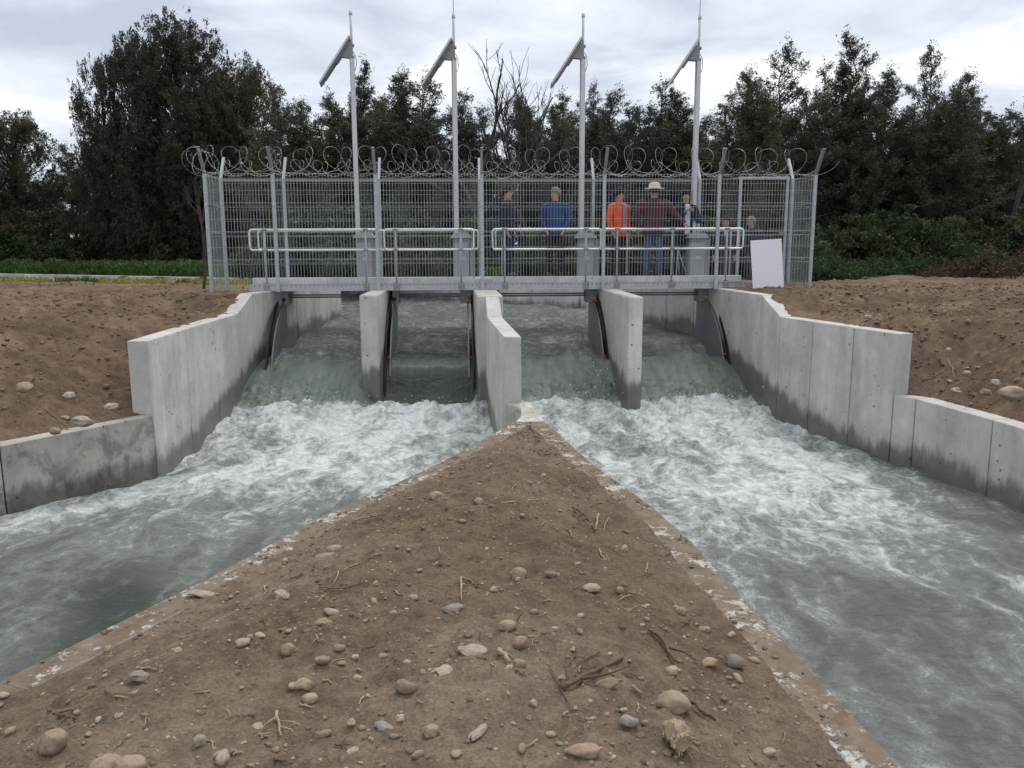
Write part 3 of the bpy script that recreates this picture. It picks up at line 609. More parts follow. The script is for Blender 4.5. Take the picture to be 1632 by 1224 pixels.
# ------------------------------------------------------------------ cabinets, poles, solar panels
NTH = ['first', 'second', 'third', 'fourth']
cabs = [(569, 594, 570.5), (726, 744, 727.5), (922, 943, 926), (1099, 1119, 1104)]
tops = [(18, 93, False), (23, 96, True), (22, 94, False), (25, 97, True)]
for i, (a, b, pp) in enumerate(cabs):
    v = 0.55; ua = u_at(a, 390, v); ub = u_at(b, 390, v); uc = (ua + ub) / 2; wdt = 0.30
    r_ = empty('control_cabinet', B(uc, v, 2.23), f'grey gate control cabinet with hooded lid, {NTH[i]} from the left on the footbridge', 'control cabinet', 'gate control cabinets', rz=BA)
    zc = z_at(a, 386, v) - 2.23; zt = z_at(a, 371, v) - 2.23
    MB().box((0, 0, zc / 2), (wdt, 0.30, zc)).build('cabinet_body', M['cabinet'], r_, bevel=0.008)
    MB().box((0.015, 0, zc + 0.04), (wdt + 0.02, 0.28, 0.09)).build('neck', M['plate'], r_)
    MB().loft([[(-0.21, -.2, zc + .08), (0.22, -.2, zc + .08), (0.22, .2, zc + .08), (-0.21, .2, zc + .08)], [(-0.14, -.17, zt), (0.13, -.17, zt), (0.13, .17, zt), (-0.14, .17, zt)]]).build('hood', M['cabinet'], r_)
    MB().box((wdt / 2 + 0.06, 0.02, (zc + 0.05) / 2), (0.11, 0.22, zc + 0.05)).build('side_box', M['hanger'], r_, bevel=0.006)
    MB().box((0.02, -0.153, zc * 0.55), (0.10, 0.006, 0.06)).build('label_plate', M['channel'], r_)
    # pole
    vp = 0.80; ytop, yj, ant = tops[i]; up_ = u_at(pp, 370, vp)
    pr = empty('solar_pole', B(up_, vp, 2.23), f'tall slim pole with a tilted solar panel, {NTH[i]} from the left' + (', whip antenna on top' if ant else ', plain capped top'), 'pole', 'solar panel poles on the footbridge', rz=BA)
    zj = z_at(pp, yj, vp) - 2.23; zT = z_at(pp, ytop, vp) - 2.23
    MB().box((0, 0, zj / 2), (0.088, 0.088, zj), Matrix.Rotation(R(12), 3, 'Z')).build('lower_post', M['pole'], pr, bevel=0.006)
    MB().tube([(0, 0, zj - 0.02), (0, 0, zT)], 0.025, 10).build('upper_pipe', M['pole'], pr, smooth=True)
    MB().tube([(0, 0, zT - 0.07), (0, 0, zT + 0.005)], 0.033, 10).build('pipe_cap', M['pole'], pr, smooth=True)
    if ant: MB().tube([(0, 0, zT), (0, 0, zT + 0.75)], [0.008, 0.005], 6).build('antenna', M['galv_dark'], pr)
    MB().tube([(0.03, -.02, zj + 0.12), (0.075, -.02, zj + 0.03), (0.085, -.02, zj - .12), (0.05, -.02, zj - .24)], 0.006, 6).build('cable', M['rubber'], pr)
    # panel: slopes down to the left
    tl = R(56); s_ = Vector((-math.cos(tl), 0, -math.sin(tl))); nn = Vector((-math.sin(tl), 0, math.cos(tl)))
    L, W = 1.04, 0.5; c0 = Vector((-0.035, 0, 0.0))
    rot = Matrix((s_, Vector((0, 1, 0)), nn)).transposed()
    sp_ = MB().box(c0 + s_ * L / 2, (L, W, 0.034), rot).build('solar_panel', M['pole'], pr, bevel=0.003); sp_.location = (0, 0, zj + 0.36); sp_.rotation_euler.z = R((10, 2, -1, -3.8)[i]) - BA
    MB().box(c0 + s_ * L / 2 + nn * 0.0185, (L - 0.04, W - 0.04, 0.004), rot).build('solar_cells', M['solar_glass'], sp_)
    MB().box(c0 + s_ * L / 2 - nn * 0.0185, (L - 0.04, W - 0.04, 0.005), rot).build('panel_back', M['solar_back'], sp_)
    MB().box(c0 + s_ * 0.46 - nn * 0.045, (0.16, 0.12, 0.05), rot).build('junction_box', M['plate'], sp_)
    for yy in (-0.14, 0.14): MB().box(c0 + s_ * 0.5 - nn * 0.03, (0.8, 0.03, 0.025), rot).build('mounting_bar', M['hanger'], sp_).location = (0, yy, 0)
    m = MB(); p0 = c0 + s_ * 0.06 - nn * 0.03; p1 = c0 + s_ * 0.40 - nn * 0.03; p2 = Vector((0, 0, p1.z - 0.02)); p3 = Vector((0, 0, p0.z))
    for yy in (-0.045, 0.045):
        m.add([q + Vector((0, yy + e_, 0)) for e_ in (-0.003, 0.003) for q in (p0, p1, p2, p3)], [(0, 1, 2, 3), (7, 6, 5, 4), (0, 4, 5, 1), (1, 5, 6, 2), (2, 6, 7, 3), (3, 7, 4, 0)])
    m.build('bracket', M['hanger'], sp_)
    MB().box((0, 0, p0.z - 0.06), (0.10, 0.10, 0.04)).box((0, 0, p2.z + 0.03), (0.10, 0.10, 0.04)).build('pole_clamp', M['hanger'], sp_)

# ------------------------------------------------------------------ fences
ZF0, ZF1 = 2.04, 4.21
folds = [ZF1 - 0.05 - 0.53 * i for i in range(5)]
def mesh_panel(a, b, z0=ZF0, z1=ZF1, w=0.0030, sp=0.058, fold=-1):
    """a, b: local 3D endpoints at z=0 ; returns MB"""
    m = MB(); a = Vector(a); b = Vector(b); d = b - a; L = d.length; d.normalize(); nn = Vector((d.y, -d.x, 0)) * 0.028 * -fold
    n = max(1, int(L / sp)); fs = [f for f in folds if z0 < f < z1 + 0.1]
    prof = [(z1, 0)]
    for f in fs: prof += [(f + 0.038, 0), (f, 1), (f - 0.045, 0)]
    prof = [(min(z, z1), k) for z, k in prof if z > z0] + [(z0, 0)]
    prof2 = [prof[0]]
    for q in prof[1:]:
        if prof2[-1][0] - q[0] > 0.004: prof2.append(q)
    for i in range(n + 1):
        p = a + d * (L * i / n); m.tube([p + nn * k + Vector((0, 0, z)) for z, k in prof2], w * 0.9, 3, False)
    for f in fs:
        for z in (f + 0.036, f - 0.045): m.tube([a + Vector((0, 0, z)), b + Vector((0, 0, z))], w * 1.15, 3, False)
    zs = [(x_ + y_) / 2 for x_, y_ in zip(fs[:-1], fs[1:])] + ([z0 + 0.01])
    for z in zs: m.tube([a + Vector((0, 0, z)), b + Vector((0, 0, z))], w * 1.0, 3, False)
    return m
def post_parts(root, u, v, lean, origin, w=0.062, z0=2.0):
    o = Vector(origin)
    pt = MB().box(Vector((u, v, (z0 + ZF1) / 2)) - o, (w, w, ZF1 - z0)).build('post', M['galv'], root, bevel=0.004)
    MB().beam(Vector((u, v, ZF1 - 0.02)) - o, Vector((u, v + lean, ZF1 + 0.43)) - o, 0.05, 0.05).build('arm', M['galv_dark'] if lean < 0 else M['channel'], pt)  # arm tone paints the light: dark underside in front, bright top side behind
    MB().box(Vector((u, v + lean * 1.01, ZF1 + 0.437)) - o, (0.056, 0.056, 0.012)).build('arm_cap', M['channel'], pt)
    for i in range(5):
        MB().box(Vector((u, v - 0.036 * (1 if lean < 0 else -1), 2.35 + 0.43 * i)) - o, (0.04, 0.012, 0.05)).build('clip', M['channel'], pt)
nu = [u_at(px, py, 0) for px, py in ((326, 280), (434.5, 278), (598, 278), (767.5, 278), (963.5, 278), (1147, 278), (1300, 278))]
VF = 1.22
fu = [u_at(px, 283, VF) for px in (351.5, 451.5, 603.5, 764, 946, 1115.5, 1264)]
org = B(0, 0, 0)
fr = empty('mesh_fence', org, 'front run of galvanised wire mesh security fence above the gates', 'fence', rz=BA)
for i, u in enumerate(nu): post_parts(fr, u, 0.0, -0.30, (0, 0, 0))
for a, b in zip(nu[:-1], nu[1:]): mesh_panel((a + 0.03, -0.03, 0), (b - 0.03, -0.03, 0)).build('mesh_panel', M['wire'], fr)
bf = empty('mesh_fence', B(0, VF, 0), 'rear run of galvanised wire mesh security fence behind the people', 'fence', rz=BA)
for i, u in enumerate(fu): post_parts(bf, u, 0, 0.30, (0, 0, 0))
for i, (a, b) in enumerate(zip(fu[:-1], fu[1:])):
    if i < 5: mesh_panel((a + 0.03, 0.03, 0), (b - 0.03, 0.03, 0), fold=1, w=0.0023).build('mesh_panel', M['wire'], bf)
d0, d1 = u_at(1180, 300, VF), u_at(1255, 300, VF)
mesh_panel((fu[5] + 0.03, 0.03, 0), (d0 - 0.05, 0.03, 0), fold=1).build('mesh_panel', M['wire'], bf)
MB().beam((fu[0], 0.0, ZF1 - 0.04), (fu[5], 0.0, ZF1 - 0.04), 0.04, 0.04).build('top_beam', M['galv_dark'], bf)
dz = z_at(1200, 284, VF)
dm = MB().box((d0, 0, (2.05 + dz) / 2), (0.055, 0.05, dz - 2.05)).box((d1, 0, (2.05 + dz) / 2), (0.055, 0.05, dz - 2.05)).box(((d0 + d1) / 2, 0, dz), (d1 - d0 + 0.055, 0.052, 0.055)).box(((d0 + d1) / 2, 0, 2.08), (d1 - d0 - .056, 0.048, 0.05)).build('gate_frame', M['galv'], bf, bevel=0.004, label='hinged access gate frame at the right end')
mesh_panel((d0 + 0.03, -0.02, 0), (d1 - 0.03, -0.02, 0), 2.1, dz - 0.02, fold=1).build('gate_mesh', M['wire'], dm)
MB().box((d1 - 0.10, -0.05, 3.1), (0.10, 0.03, 0.05)).build('gate_latch', M['galv_dark'], dm)
mesh_panel((d0 + 0.7, 0.03, 0), (d0 + 0.702, 0.03, 0))
def side_fence(label, ua, ub):
    root = empty('mesh_fence', B(ua, 0, 0), label, 'fence', rz=BA)
    mesh_panel((0, 0.04, 0), (ub - ua, VF - 0.04, 0)).build('mesh_panel', M['wire'], root); return root
side_fence('short left end panel joining the front and rear mesh fence', nu[0], fu[0])
side_fence('short right end panel joining the front and rear mesh fence', nu[-1], fu[-1])

# razor wire coils
def coil(label, a, b, rad, pitch, seed, squash=0.9):
    rr = random.Random(seed); a = Vector(a); b = Vector(b); d = b - a; L = d.length; d.normalize(); side = d.cross(Vector((0, 0, 1))).normalized()
    root = empty('razor_wire', a, label, 'razor wire', 'coils of razor wire on top of the fence')
    for sgn in (1, -1):
        n = int(L / pitch); k = 22; pts = []; jit = [(rr.uniform(.86, 1.1), rr.uniform(-.06, .06), rr.uniform(-.04, .03)) for _ in range(n + 2)]
        for i in range(n * k + 1):
            t = i / k; j = int(t); f = t - j; q0, q1 = jit[j], jit[j + 1]; r_ = rad * (q0[0] * (1 - f) + q1[0] * f); ph = 2 * math.pi * t * sgn + (0.0 if sgn > 0 else 1.3)
            off = q0[1] * (1 - f) + q1[1] * f; dzj = q0[2] * (1 - f) + q1[2] * f
            pts.append(d * (L * t / n + off + rad * 1.05 * math.cos(ph) * sgn) + side * (r_ * math.cos(ph) * squash) + Vector((0, 0, r_ * math.sin(ph) + dzj)))
        MB().tube(pts, 0.0026, 4, False).build('wire_strand', M['razor'], root)
        m = MB()
        for i in range(0, len(pts) - 1, 1):
            p = pts[i].lerp(pts[i + 1], .5); tdir = (pts[i + 1] - pts[i]).normalized(); w = tdir.orthogonal().normalized()
            m.add([p - tdir * 0.022, p + w * 0.008, p + tdir * 0.020, p - w * 0.008], [(0, 1, 2, 3)])
        m.build('blades', M['razor'], root, kind='stuff')
    return root
coil('long coil of razor wire along the top of the front fence', B(nu[0], -0.14, 4.44), B(nu[-1], -0.14, 4.44), 0.245, 0.60, 11)
coil('long coil of razor wire along the top of the rear fence', B(fu[0], VF + 0.12, 4.42), B(fu[-1], VF + 0.12, 4.42), 0.165, 0.48, 12)
coil('short tangle of razor wire hanging off the left end of the fence', B(nu[0] - 0.14, -0.2, 4.44), B(fu[0] - 0.12, VF, 4.44), 0.24, 0.60, 13)

# ------------------------------------------------------------------ sluice gates
def arc_plate(x, vc, zc, r0, r1, a0, a1, th, n=20, solid=True):
    """sector or ring in the v-z plane at u=x"""
    m = MB(); k = []
    for i in range(n + 1):
        t = a0 + (a1 - a0) * i / n; k.append((vc - r1 * math.cos(t), zc + r1 * math.sin(t)))
    if solid: k = k + [(vc, zc + r1 * math.sin(a1)), (vc, zc + r1 * math.sin(a0))] 
    else: k = k + [(vc - r0 * math.cos(a0 + (a1 - a0) * (n - i) / n), zc + r0 * math.sin(a0 + (a1 - a0) * (n - i) / n)) for i in range(n + 1)]
    if solid:
        nk = len(k); m.add([(x, a, b) for a, b in k] + [(x + th, a, b) for a, b in k], [tuple(reversed(range(nk))), tuple(range(nk, 2 * nk))] + [(i, (i + 1) % nk, nk + (i + 1) % nk, nk + i) for i in range(nk)])
    else:
        q = n + 1
        for i in range(n):
            a, b, c, d = k[i], k[i + 1], k[2 * q - 2 - i], k[2 * q - 1 - i]
            m.add([(x, *a), (x, *b), (x, *c), (x, *d), (x + th, *a), (x + th, *b), (x + th, *c), (x + th, *d)], [(0, 1, 2, 3), (7, 6, 5, 4), (0, 4, 5, 1), (1, 5, 6, 2), (2, 6, 7, 3), (3, 7, 4, 0)])
    return m
GC_V, GC_Z, GR = 1.17, -0.33, 2.17
gates = [(-4.60, -2.62, 'leftmost'), (-2.42, -0.75, 'second from the left'), (-0.42, 1.80, 'third from the left'), (1.92, 4.11, 'rightmost')]
rest = [(1, 0), (1, 1), (0, 1), (0, 1)]
for gi, (xl, xr, nm) in enumerate(gates):
    g = empty('sluice_gate', B(0, 0, 0), f'overshot sluice gate with curved grey side plates, {nm}', 'sluice gate', 'overshot sluice gates', rz=BA)
    ulb = xl + 0.0; urb = xr - 0.0
    for sd_, uu in ((0, ulb), (1, urb)):
        s = 1 if sd_ == 0 else -1
        pl = arc_plate(uu + s * 0.10 - (0.015 if s < 0 else 0), GC_V, GC_Z, 0, GR, R(2), R(84), 0.015, 24).build('side_plate', M['plate'], g)
        arc_plate(uu + s * 0.09 - (0.025 if s < 0 else 0), GC_V, GC_Z, GR - 0.005, GR + 0.012, R(2), R(84), 0.025, 24, False).build('plate_rim', M['hanger'], pl)
        arc_plate(uu + s * 0.012 - (0.03 if s < 0 else 0), GC_V, GC_Z, GR + 0.02, GR + 0.13, R(4), R(88), 0.03, 24, False).build('rubber_seal', M['rubber'], g)
        MB().box((uu + s * 0.13, 0.72, 1.87), (0.14 if s > 0 else 0.26, 0.35, 0.31)).build('drive_housing', M['hanger'], g, bevel=0.008)
        MB().box((uu + s * 0.10, 0.55 - 0.0, 1.81), (0.085, 0.09, 0.07)).build('plate_cap', M['orange'] if (gi > 0 and sd_ == 1) else M['rubber'], g, bevel=0.02)
        t = R(31); MB().box((uu + s * 0.085, GC_V - (GR + 0.05) * math.cos(t), GC_Z + (GR + 0.03) * math.sin(t)), (0.045, 0.03, 0.035)).build('red_marker', M['red'], g)
    for zz_, vv_ in ((1.90, 0.62), (1.855, 0.66)):
        MB().tube([(ulb + 0.2, vv_, zz_), (urb - 0.2, vv_, zz_)], 0.016, 8).build('drive_rod', M['galv_dark'], g, smooth=True)
    lm = MB(); a0, a1 = R(2), R(11)
    q = [(GC_V - (GR - .15) * math.cos(a), GC_Z + (GR - .15) * math.sin(a)) for a in [a0 + (a1 - a0) * i / 8 for i in range(9)]]
    lm.loft([[(ulb + 0.12, v_, z_), (urb - 0.12, v_, z_), (urb - 0.12, v_ + 0.03, z_ - 0.01), (ulb + 0.12, v_ + 0.03, z_ - 0.01)] for v_, z_ in q]).build('gate_leaf', M['plate'], g)

# ------------------------------------------------------------------ white board, bricks
bp = [at_z(1201, 463, 1.97), at_z(1250, 461, 1.97)]
bc = (bp[0] + bp[1]) / 2; bc.y = 15.62; bc.x = at_y(1225, 462, 15.62).x; bw = 0.60; bh = at_y(1221, 383, 15.75).z - 1.97
wb = empty('white_board', bc, 'blank white board leaning against the fence at the right end', 'board', rz=BA)
tb_ = Matrix.Rotation(R(-7), 3, 'X') @ Matrix.Rotation(R(-3.2), 3, 'Y')
MB().box(tb_ @ Vector((0, 0, bh / 2 + 0.02)), (bw, 0.02, bh), tb_).build('board_face', M['white_board'], wb, bevel=0.002)
for sx in (-1, 1):
    for zf in (0.04, 0.5, 0.96): MB().box(tb_ @ Vector((sx * (bw / 2 - 0.02), -0.0115, bh * zf + 0.02)), (0.012, 0.004, 0.012), tb_).build('screw', M['galv_dark'], wb)
bb = at_z(341, 471, 1.97)
for k, (dx, dy, rz, lb) in enumerate(((0, 0, 5, 'orange brown brick lying at the foot of the left fence post'), (0.32, 0.22, 12, 'second brown brick behind the first by the left fence post'))):
    b = MB().box((0, 0, 0.05), (0.30, 0.14, 0.10)).build('brick', M['brick_mat'], bevel=0.008); b.location = (bb.x + dx, bb.y + dy, float(ground_h(bb.x + dx, bb.y + dy)) - 0.01); b.rotation_euler.z = R(rz); tag(b, lb, 'brick')

# ------------------------------------------------------------------ stones
def stone_mesh(seed, angular=0.0, n=3):
    rr = random.Random(seed); bm = bmesh.new(); bmesh.ops.create_icosphere(bm, subdivisions=n, radius=1)
    off = rr.uniform(0, 50); dirs = [Vector((rr.gauss(0, 1), rr.gauss(0, 1), rr.gauss(0, 1))).normalized() for _ in range(7)]
    for v in bm.verts:
        c = v.co.copy(); k = 1 + 0.13 * float(perlin(c.x * 1.1 + off, c.y * 1.1 + c.z * 0.9)) + 0.05 * float(perlin(c.x * 3 + off, c.z * 3 + c.y * 2))
        for d in dirs:
            t = c.dot(d)
            if t > 0.72: k -= (t - 0.72) * (0.55 + angular)
        v.co = c * k
    me = bpy.data.meshes.new('stone'); bm.to_mesh(me); bm.free(); me.polygons.foreach_set('use_smooth', [angular < 0.5] * len(me.polygons)); me.materials.append(M['stone']); return me
SM = [stone_mesh(100 + i, 0.0 if i % 3 else 0.6, 3) for i in range(9)]
SMl = [stone_mesh(200 + i, 0.0 if i % 3 else 0.9, 2) for i in range(6)]
def island_at(px, py):
    z = 0.95
    for _ in range(4): p = at_z(px, py, z); z = float(island_h(p.x, p.y))
    return at_z(px, py, z)
def bank_at(px, py):
    z = 1.6
    for _ in range(8): p = at_z(px, py, z); z = 0.5 * z + 0.5 * float(ground_h(p.x, p.y))
    return at_z(px, py, z)
def place_stone(me, p, r_, el, flat, rz, sink=0.35, tilt=0.0):
    o = link('stone', me); o.location = (p.x, p.y, p.z + r_ * flat * (1 - sink) * 0.8); o.scale = (r_ * el, r_ / el ** .5, r_ * flat); o.rotation_euler = (tilt, rr_.uniform(-.2, .2), rz); return o
rr_ = random.Random(77)
HUES = [('dark grey brown', (.20, .165, .14)), ('dark grey', (.19, .19, .195)), ('bluish grey', (.27, .28, .30)), ('light grey', (.42, .40, .36)), ('greyish', (.30, .27, .23)), ('grey', (.30, .285, .26)), ('reddish brown', (.30, .2, .15)), ('reddish', (.36, .235, .175)),
        ('pinkish', (.42, .30, .23)), ('orange', (.46, .28, .15)), ('whit', (.55, .52, .46)), ('cream', (.55, .47, .34)), ('buff', (.46, .38, .28)), ('beige', (.48, .39, .28)), ('pale', (.48, .43, .35)), ('light', (.47, .42, .34)), ('tan', (.44, .34, .225)), ('dark', (.18, .15, .125)), ('brown', (.33, .245, .165)), ('dull', (.28, .21, .15))]
POOL = [(.45, .35, .235), (.34, .255, .175), (.50, .44, .34), (.38, .29, .195), (.46, .40, .31), (.30, .28, .26), (.27, .22, .17), (.52, .46, .36)]
def hue(o, label=None):
    c = rr_.choice(POOL)
    if label:
        head = label
        for cut in (' with', ' just', ' above', ' below', ' beside', ' left of', ' right of', ' near', ' at ', ' on ', ' of the', ' between', ' behind'): head = head.split(cut)[0]
        for k, v in HUES:
            if k in head: c = v; break
    c = tuple(.62 * q + .38 * w_ for q, w_ in zip(c, (.37, .30, .22))); k = rr_.uniform(.9, 1.05); o.color = (c[0] * k, c[1] * k, c[2] * k, 1); return o
keys = [  # px, py, radius px, elongation, flatness, angle deg, label
 (824, 912, 18, 1.05, .75, 10, 'large round brown cobble in the middle of the island'),
 (808, 995, 15, 1.15, .7, 15, 'smooth tan cobble below the large round one at mid island'),
 (830, 1024, 15, 1.05, .9, 70, 'rough reddish cobble standing upright, just below a smooth tan one'),
 (827, 1055, 13, 1.05, .8, 0, 'dull brown cobble, lowest of the column of cobbles at mid island'),
 (1074, 1118, 26, 1.2, .8, -25, 'biggest tan boulder of the island with a stick beside it'),
 (1171, 1052, 17, 1.1, .7, 80, 'smooth dark grey cobble near the right kerb'),
 (448, 946, 15, 1.1, .7, -40, 'pale wedge shaped cobble on the left half of the island'),
 (533, 872, 12, 1.3, .6, 20, 'light cobble leaning on a flat slab at the upper left'),
 (520, 881, 15, 1.5, .35, 10, 'flat grey slab under a light cobble at the upper left'),
 (83, 1180, 22, 1.0, .9, 0, 'big round brown cobble in the lower left corner'),
 (318, 1181, 12, 1.1, .9, 80, 'upright greyish cobble left of a small white one near the bottom edge'),
 (353, 1204, 10, 1.1, .8, 10, 'small whitish round pebble near the bottom edge at left'),
 (646, 1090, 18, 1.2, .75, -10, 'dark grey brown cobble left of centre near the bottom'),
 (485, 1090, 15, 1.2, .8, 35, 'upper tan cobble of a touching pair'),
 (494, 1112, 12, 1.15, .8, 5, 'lower cream cobble of a touching pair'),
 (516, 992, 15, 1.15, .75, 30, 'brown cobble on the left half, just below a pale flat one'),
 (529, 972, 12, 1.3, .5, 5, 'pale flat cobble just above a brown cobble'),
 (460, 1033, 14, 1.05, .85, 20, 'two toned brown cobble left of a faint rut'),
 (685, 1163, 15, 1.1, .8, 0, 'round tan pebble at bottom centre, left of a long pale sliver'),
 (611, 1154, 15, 1.3, .45, -20, 'angular bluish grey stone near the bottom'),
 (932, 1192, 22, 1.25, .5, 5, 'flat reddish patterned slab at bottom centre right'),
 (1001, 1145, 15, 1.2, .7, -5, 'oval light grey pebble left of the biggest boulder'),
 (172, 1214, 22, 1.2, .6, 35, 'left pinkish rock of a pair cut by the bottom edge'),
 (208, 1214, 22, 1.2, .6, -10, 'right pinkish rock of a pair cut by the bottom edge'),
 (223, 1074, 15, 1.1, .6, 30, 'half buried grey stone at the left with a yellow pebble beside it'),
 (387, 1020, 14, 1.2, .5, 0, 'dusty half buried stone in the middle of the left half'),
 (334, 1002, 13, 1.2, .6, 30, 'dull brown stone sunk in a darker hollow near the left kerb'),
 (720, 964, 17, 1.3, .4, -5, 'flat grey stone beside an upright straw'),
 (942, 932, 17, 1.0, .4, 60, 'pale triangular stone lying flat right of the centre'),
 (878, 914, 10, 1.2, .7, 0, 'small dark pebble right of the large round cobble'),
 (760, 1162, 17, 2.0, .4, 65, 'long pale sliver of stone at bottom centre'),
 (1131, 1053, 13, 1.3, .6, 25, 'orange tinted pebble left of the dark grey cobble'),
 (1070, 1068, 11, 1.1, .8, 0, 'cream rounded pebble above the biggest boulder'),
 (897, 1080, 10, 1.1, .7, 10, 'round light pebble left of the long thick stick'),
 (968, 1084, 17, 1.4, .45, 25, 'brown slab half under the long thick stick'),
 (696, 786, 13, 1.2, .6, 0, 'tan cobble near the top of the island, left of its middle'),
 (761, 797, 11, 1.1, .7, 50, 'tan cobble near the top of the island, right of a similar one'),
 (658, 952, 10, 1.1, .7, 0, 'small grey stone left of the centre with dark soil around it'),
 (1123, 1002, 10, 1.1, .6, 0, 'reddish flat pebble near the right kerb'),
 (540, 1029, 11, 1.1, .6, 20, 'brown stone right of the two toned cobble'),
 (326, 943, 15, 1.9, .35, 5, 'long flat cream pebble close to the left kerb'),
]
for i, (px, py, rp, el, fl, an, lb) in enumerate(keys):
    p = island_at(px, py + rp * 0.45); D = (p - Vector((0, 0, EYE))).length; r_ = 0.86 * rp * D / F
    tag(hue(place_stone(SM[i % 9], p, r_, el, fl, R(an), 0.45), lb), lb, 'stone')
patch = [(750, 1035, 22, 'flat pale stone flush with the soil right of the bottom centre'), (703, 1068, 18, 'second flat pale stone flush with the soil, shaped like a crescent'), (411, 1157, 12, 'flat buff stone flush with the soil at the lower left')]
for i, (px, py, rp, lb) in enumerate(patch):
    p = island_at(px, py); r_ = rp * (p - Vector((0, 0, EYE))).length / F; o = place_stone(SM[(i * 3) % 9], p, r_, 1.2, .25, i * 1.1, 1.0); tag(hue(o, lb), lb, 'stone')
placed = []
cnt = 0
while cnt < 250:
    px, py = rr_.uniform(-20, 1450), 700 + 524 * rr_.random() ** 0.75
    p = island_at(px, py)
    if not (ilx(p.y) + 0.15 < p.x < irx(p.y) - 0.15) or p.y > 9.8: continue
    r_ = min(0.034, 0.0065 + abs(rr_.gauss(0, 0.009)) * (1.0 if rr_.random() > 0.1 else 2.0))
    if any((p - q).length < r_ + s for q, s in placed): continue
    placed.append((p, r_)); cnt += 1
    tag(hue(place_stone(rr_.choice(SMl), p, r_, rr_.uniform(1, 1.5), rr_.uniform(.45, .85), rr_.uniform(0, 6.3), 0.45)), 'small rounded pebble lying loose on the brown island soil', 'pebble', 'small loose pebbles scattered over the island')
# gravel and crumbs as one mass
def crumbs(name, label, n, sampler, mat, smin, smax):
    m = MB(); rq = random.Random(n); lo = [iv[i] for i in range(len(iv))]
    for _ in range(n):
        q = sampler(rq)
        if q is None: continue
        r_ = smin + (smax - smin) * rq.random() ** 3; sx, sy, sz = rq.uniform(.7, 1.4), rq.uniform(.7, 1.3), rq.uniform(.4, .9); a = rq.uniform(0, 6.3); ca, sa = math.cos(a), math.sin(a)
        jj = [rq.uniform(.75, 1.2) for _ in range(4)]
        m.add([(q[0] + (v.x * sx * ca - v.y * sy * sa) * r_ * jj[i % 4], q[1] + (v.x * sx * sa + v.y * sy * ca) * r_ * jj[(i + 1) % 4], q[2] + v.z * sz * r_) for i, v in enumerate(iv)], ifc)
    return m.build(name, mat, kind='stuff', label=label, category='gravel')
octa = [Vector(v) for v in ((1, 0, 0), (0, 1, 0), (-1, 0, 0), (0, -1, 0), (0, 0, 1), (0, 0, -1))]; octf = [(0, 1, 4), (1, 2, 4), (2, 3, 4), (3, 0, 4), (1, 0, 5), (2, 1, 5), (3, 2, 5), (0, 3, 5)]
iv_full, ifc_full = iv, ifc
ivx, ifx = octa, octf
gn = lambda x, y, s: float(perlin(x * s, y * s))
def s_isl(rq):
    y = 2.2 + 7.8 * rq.random() ** 1.3; x = rq.uniform(float(ilx(y)) + 0.03, float(irx(y)) - 0.03)
    if gn(x, y, 1.6) < rq.uniform(-.6, .35): return None
    return (x, y, max(0.78, float(island_h(x, y))))
crumbs('soil_crumbs', 'brown crumbs of earth strewn over the island', 9500, s_isl, M['clod'], 0.003, 0.018)
gm = simple('mixed light gravel', (0.36, 0.30, 0.225), 0.9, 0, 0.45, 18, coord='g')
crumbs('gravel', 'fine pale gravel strewn over the island', 3000, s_isl, gm, 0.003, 0.011)
def s_bank(lo_x, hi_x, y0, y1):
    def f(rq):
        y = rq.uniform(y0, y1); x = rq.uniform(lo_x, hi_x)
        if bool(in_poly(np.array([x]), np.array([y]), CANAL)[0]): return None
        return (x, y, float(ground_h(x, y)) + 0.005)
    return f
crumbs('soil_clods', 'brown clods of tilled earth on the left bank', 4200, s_bank(-11, -4.7, 7.5, 17), M['clod_bank'], 0.008, 0.042)
crumbs('soil_clods', 'brown clods and crumbs of earth on the right bank', 6000, s_bank(4.9, 12, 8.2, 17), M['clod_bank'], 0.008, 0.042)
crumbs('gravel', 'pale gravel scattered on the right bank', 700, s_bank(5, 14, 8.5, 20), gm, 0.008, 0.03)
iv, ifc = iv_full, ifc_full
for px, py, rp, lb in ((108, 634, 9, 'white round stone on the left bank slope'), (177, 651, 9, 'pale stone near the end of the left wing wall'), (132, 676, 13, 'flat pale stone just above the low left wall'), (40, 622, 12, 'brown half buried stone at the left frame edge'), (104, 668, 5, 'small pale stone between two larger ones on the left bank'), (88, 690, 8, 'dull stone above the low left wall'),
                       (1541, 597, 6, 'round stone high on the right bank slope'), (1584, 613, 8, 'white blocky stone on the right bank slope'), (1612, 633, 16, 'largest beige rock at the right frame edge'), (1512, 560, 6, 'brown pebble just right of the right wall end'), (1536, 521, 4, 'small stone on the flat right bank'), (1572, 628, 9, 'dull stone left of the largest beige rock'), (1524, 625, 7, 'small stone above the low right wall'), (1236, 459, 5, 'little heap of earth at the foot of the white board'), (1383, 507, 6, 'pale stone on the path behind the right wall')):
    p = bank_at(px, py); r_ = rp * (p - Vector((0, 0, EYE))).length / F; tag(hue(place_stone(SM[int(px) % 9], p, r_, 1.2, .65, px, 0.35), lb), lb, 'stone')

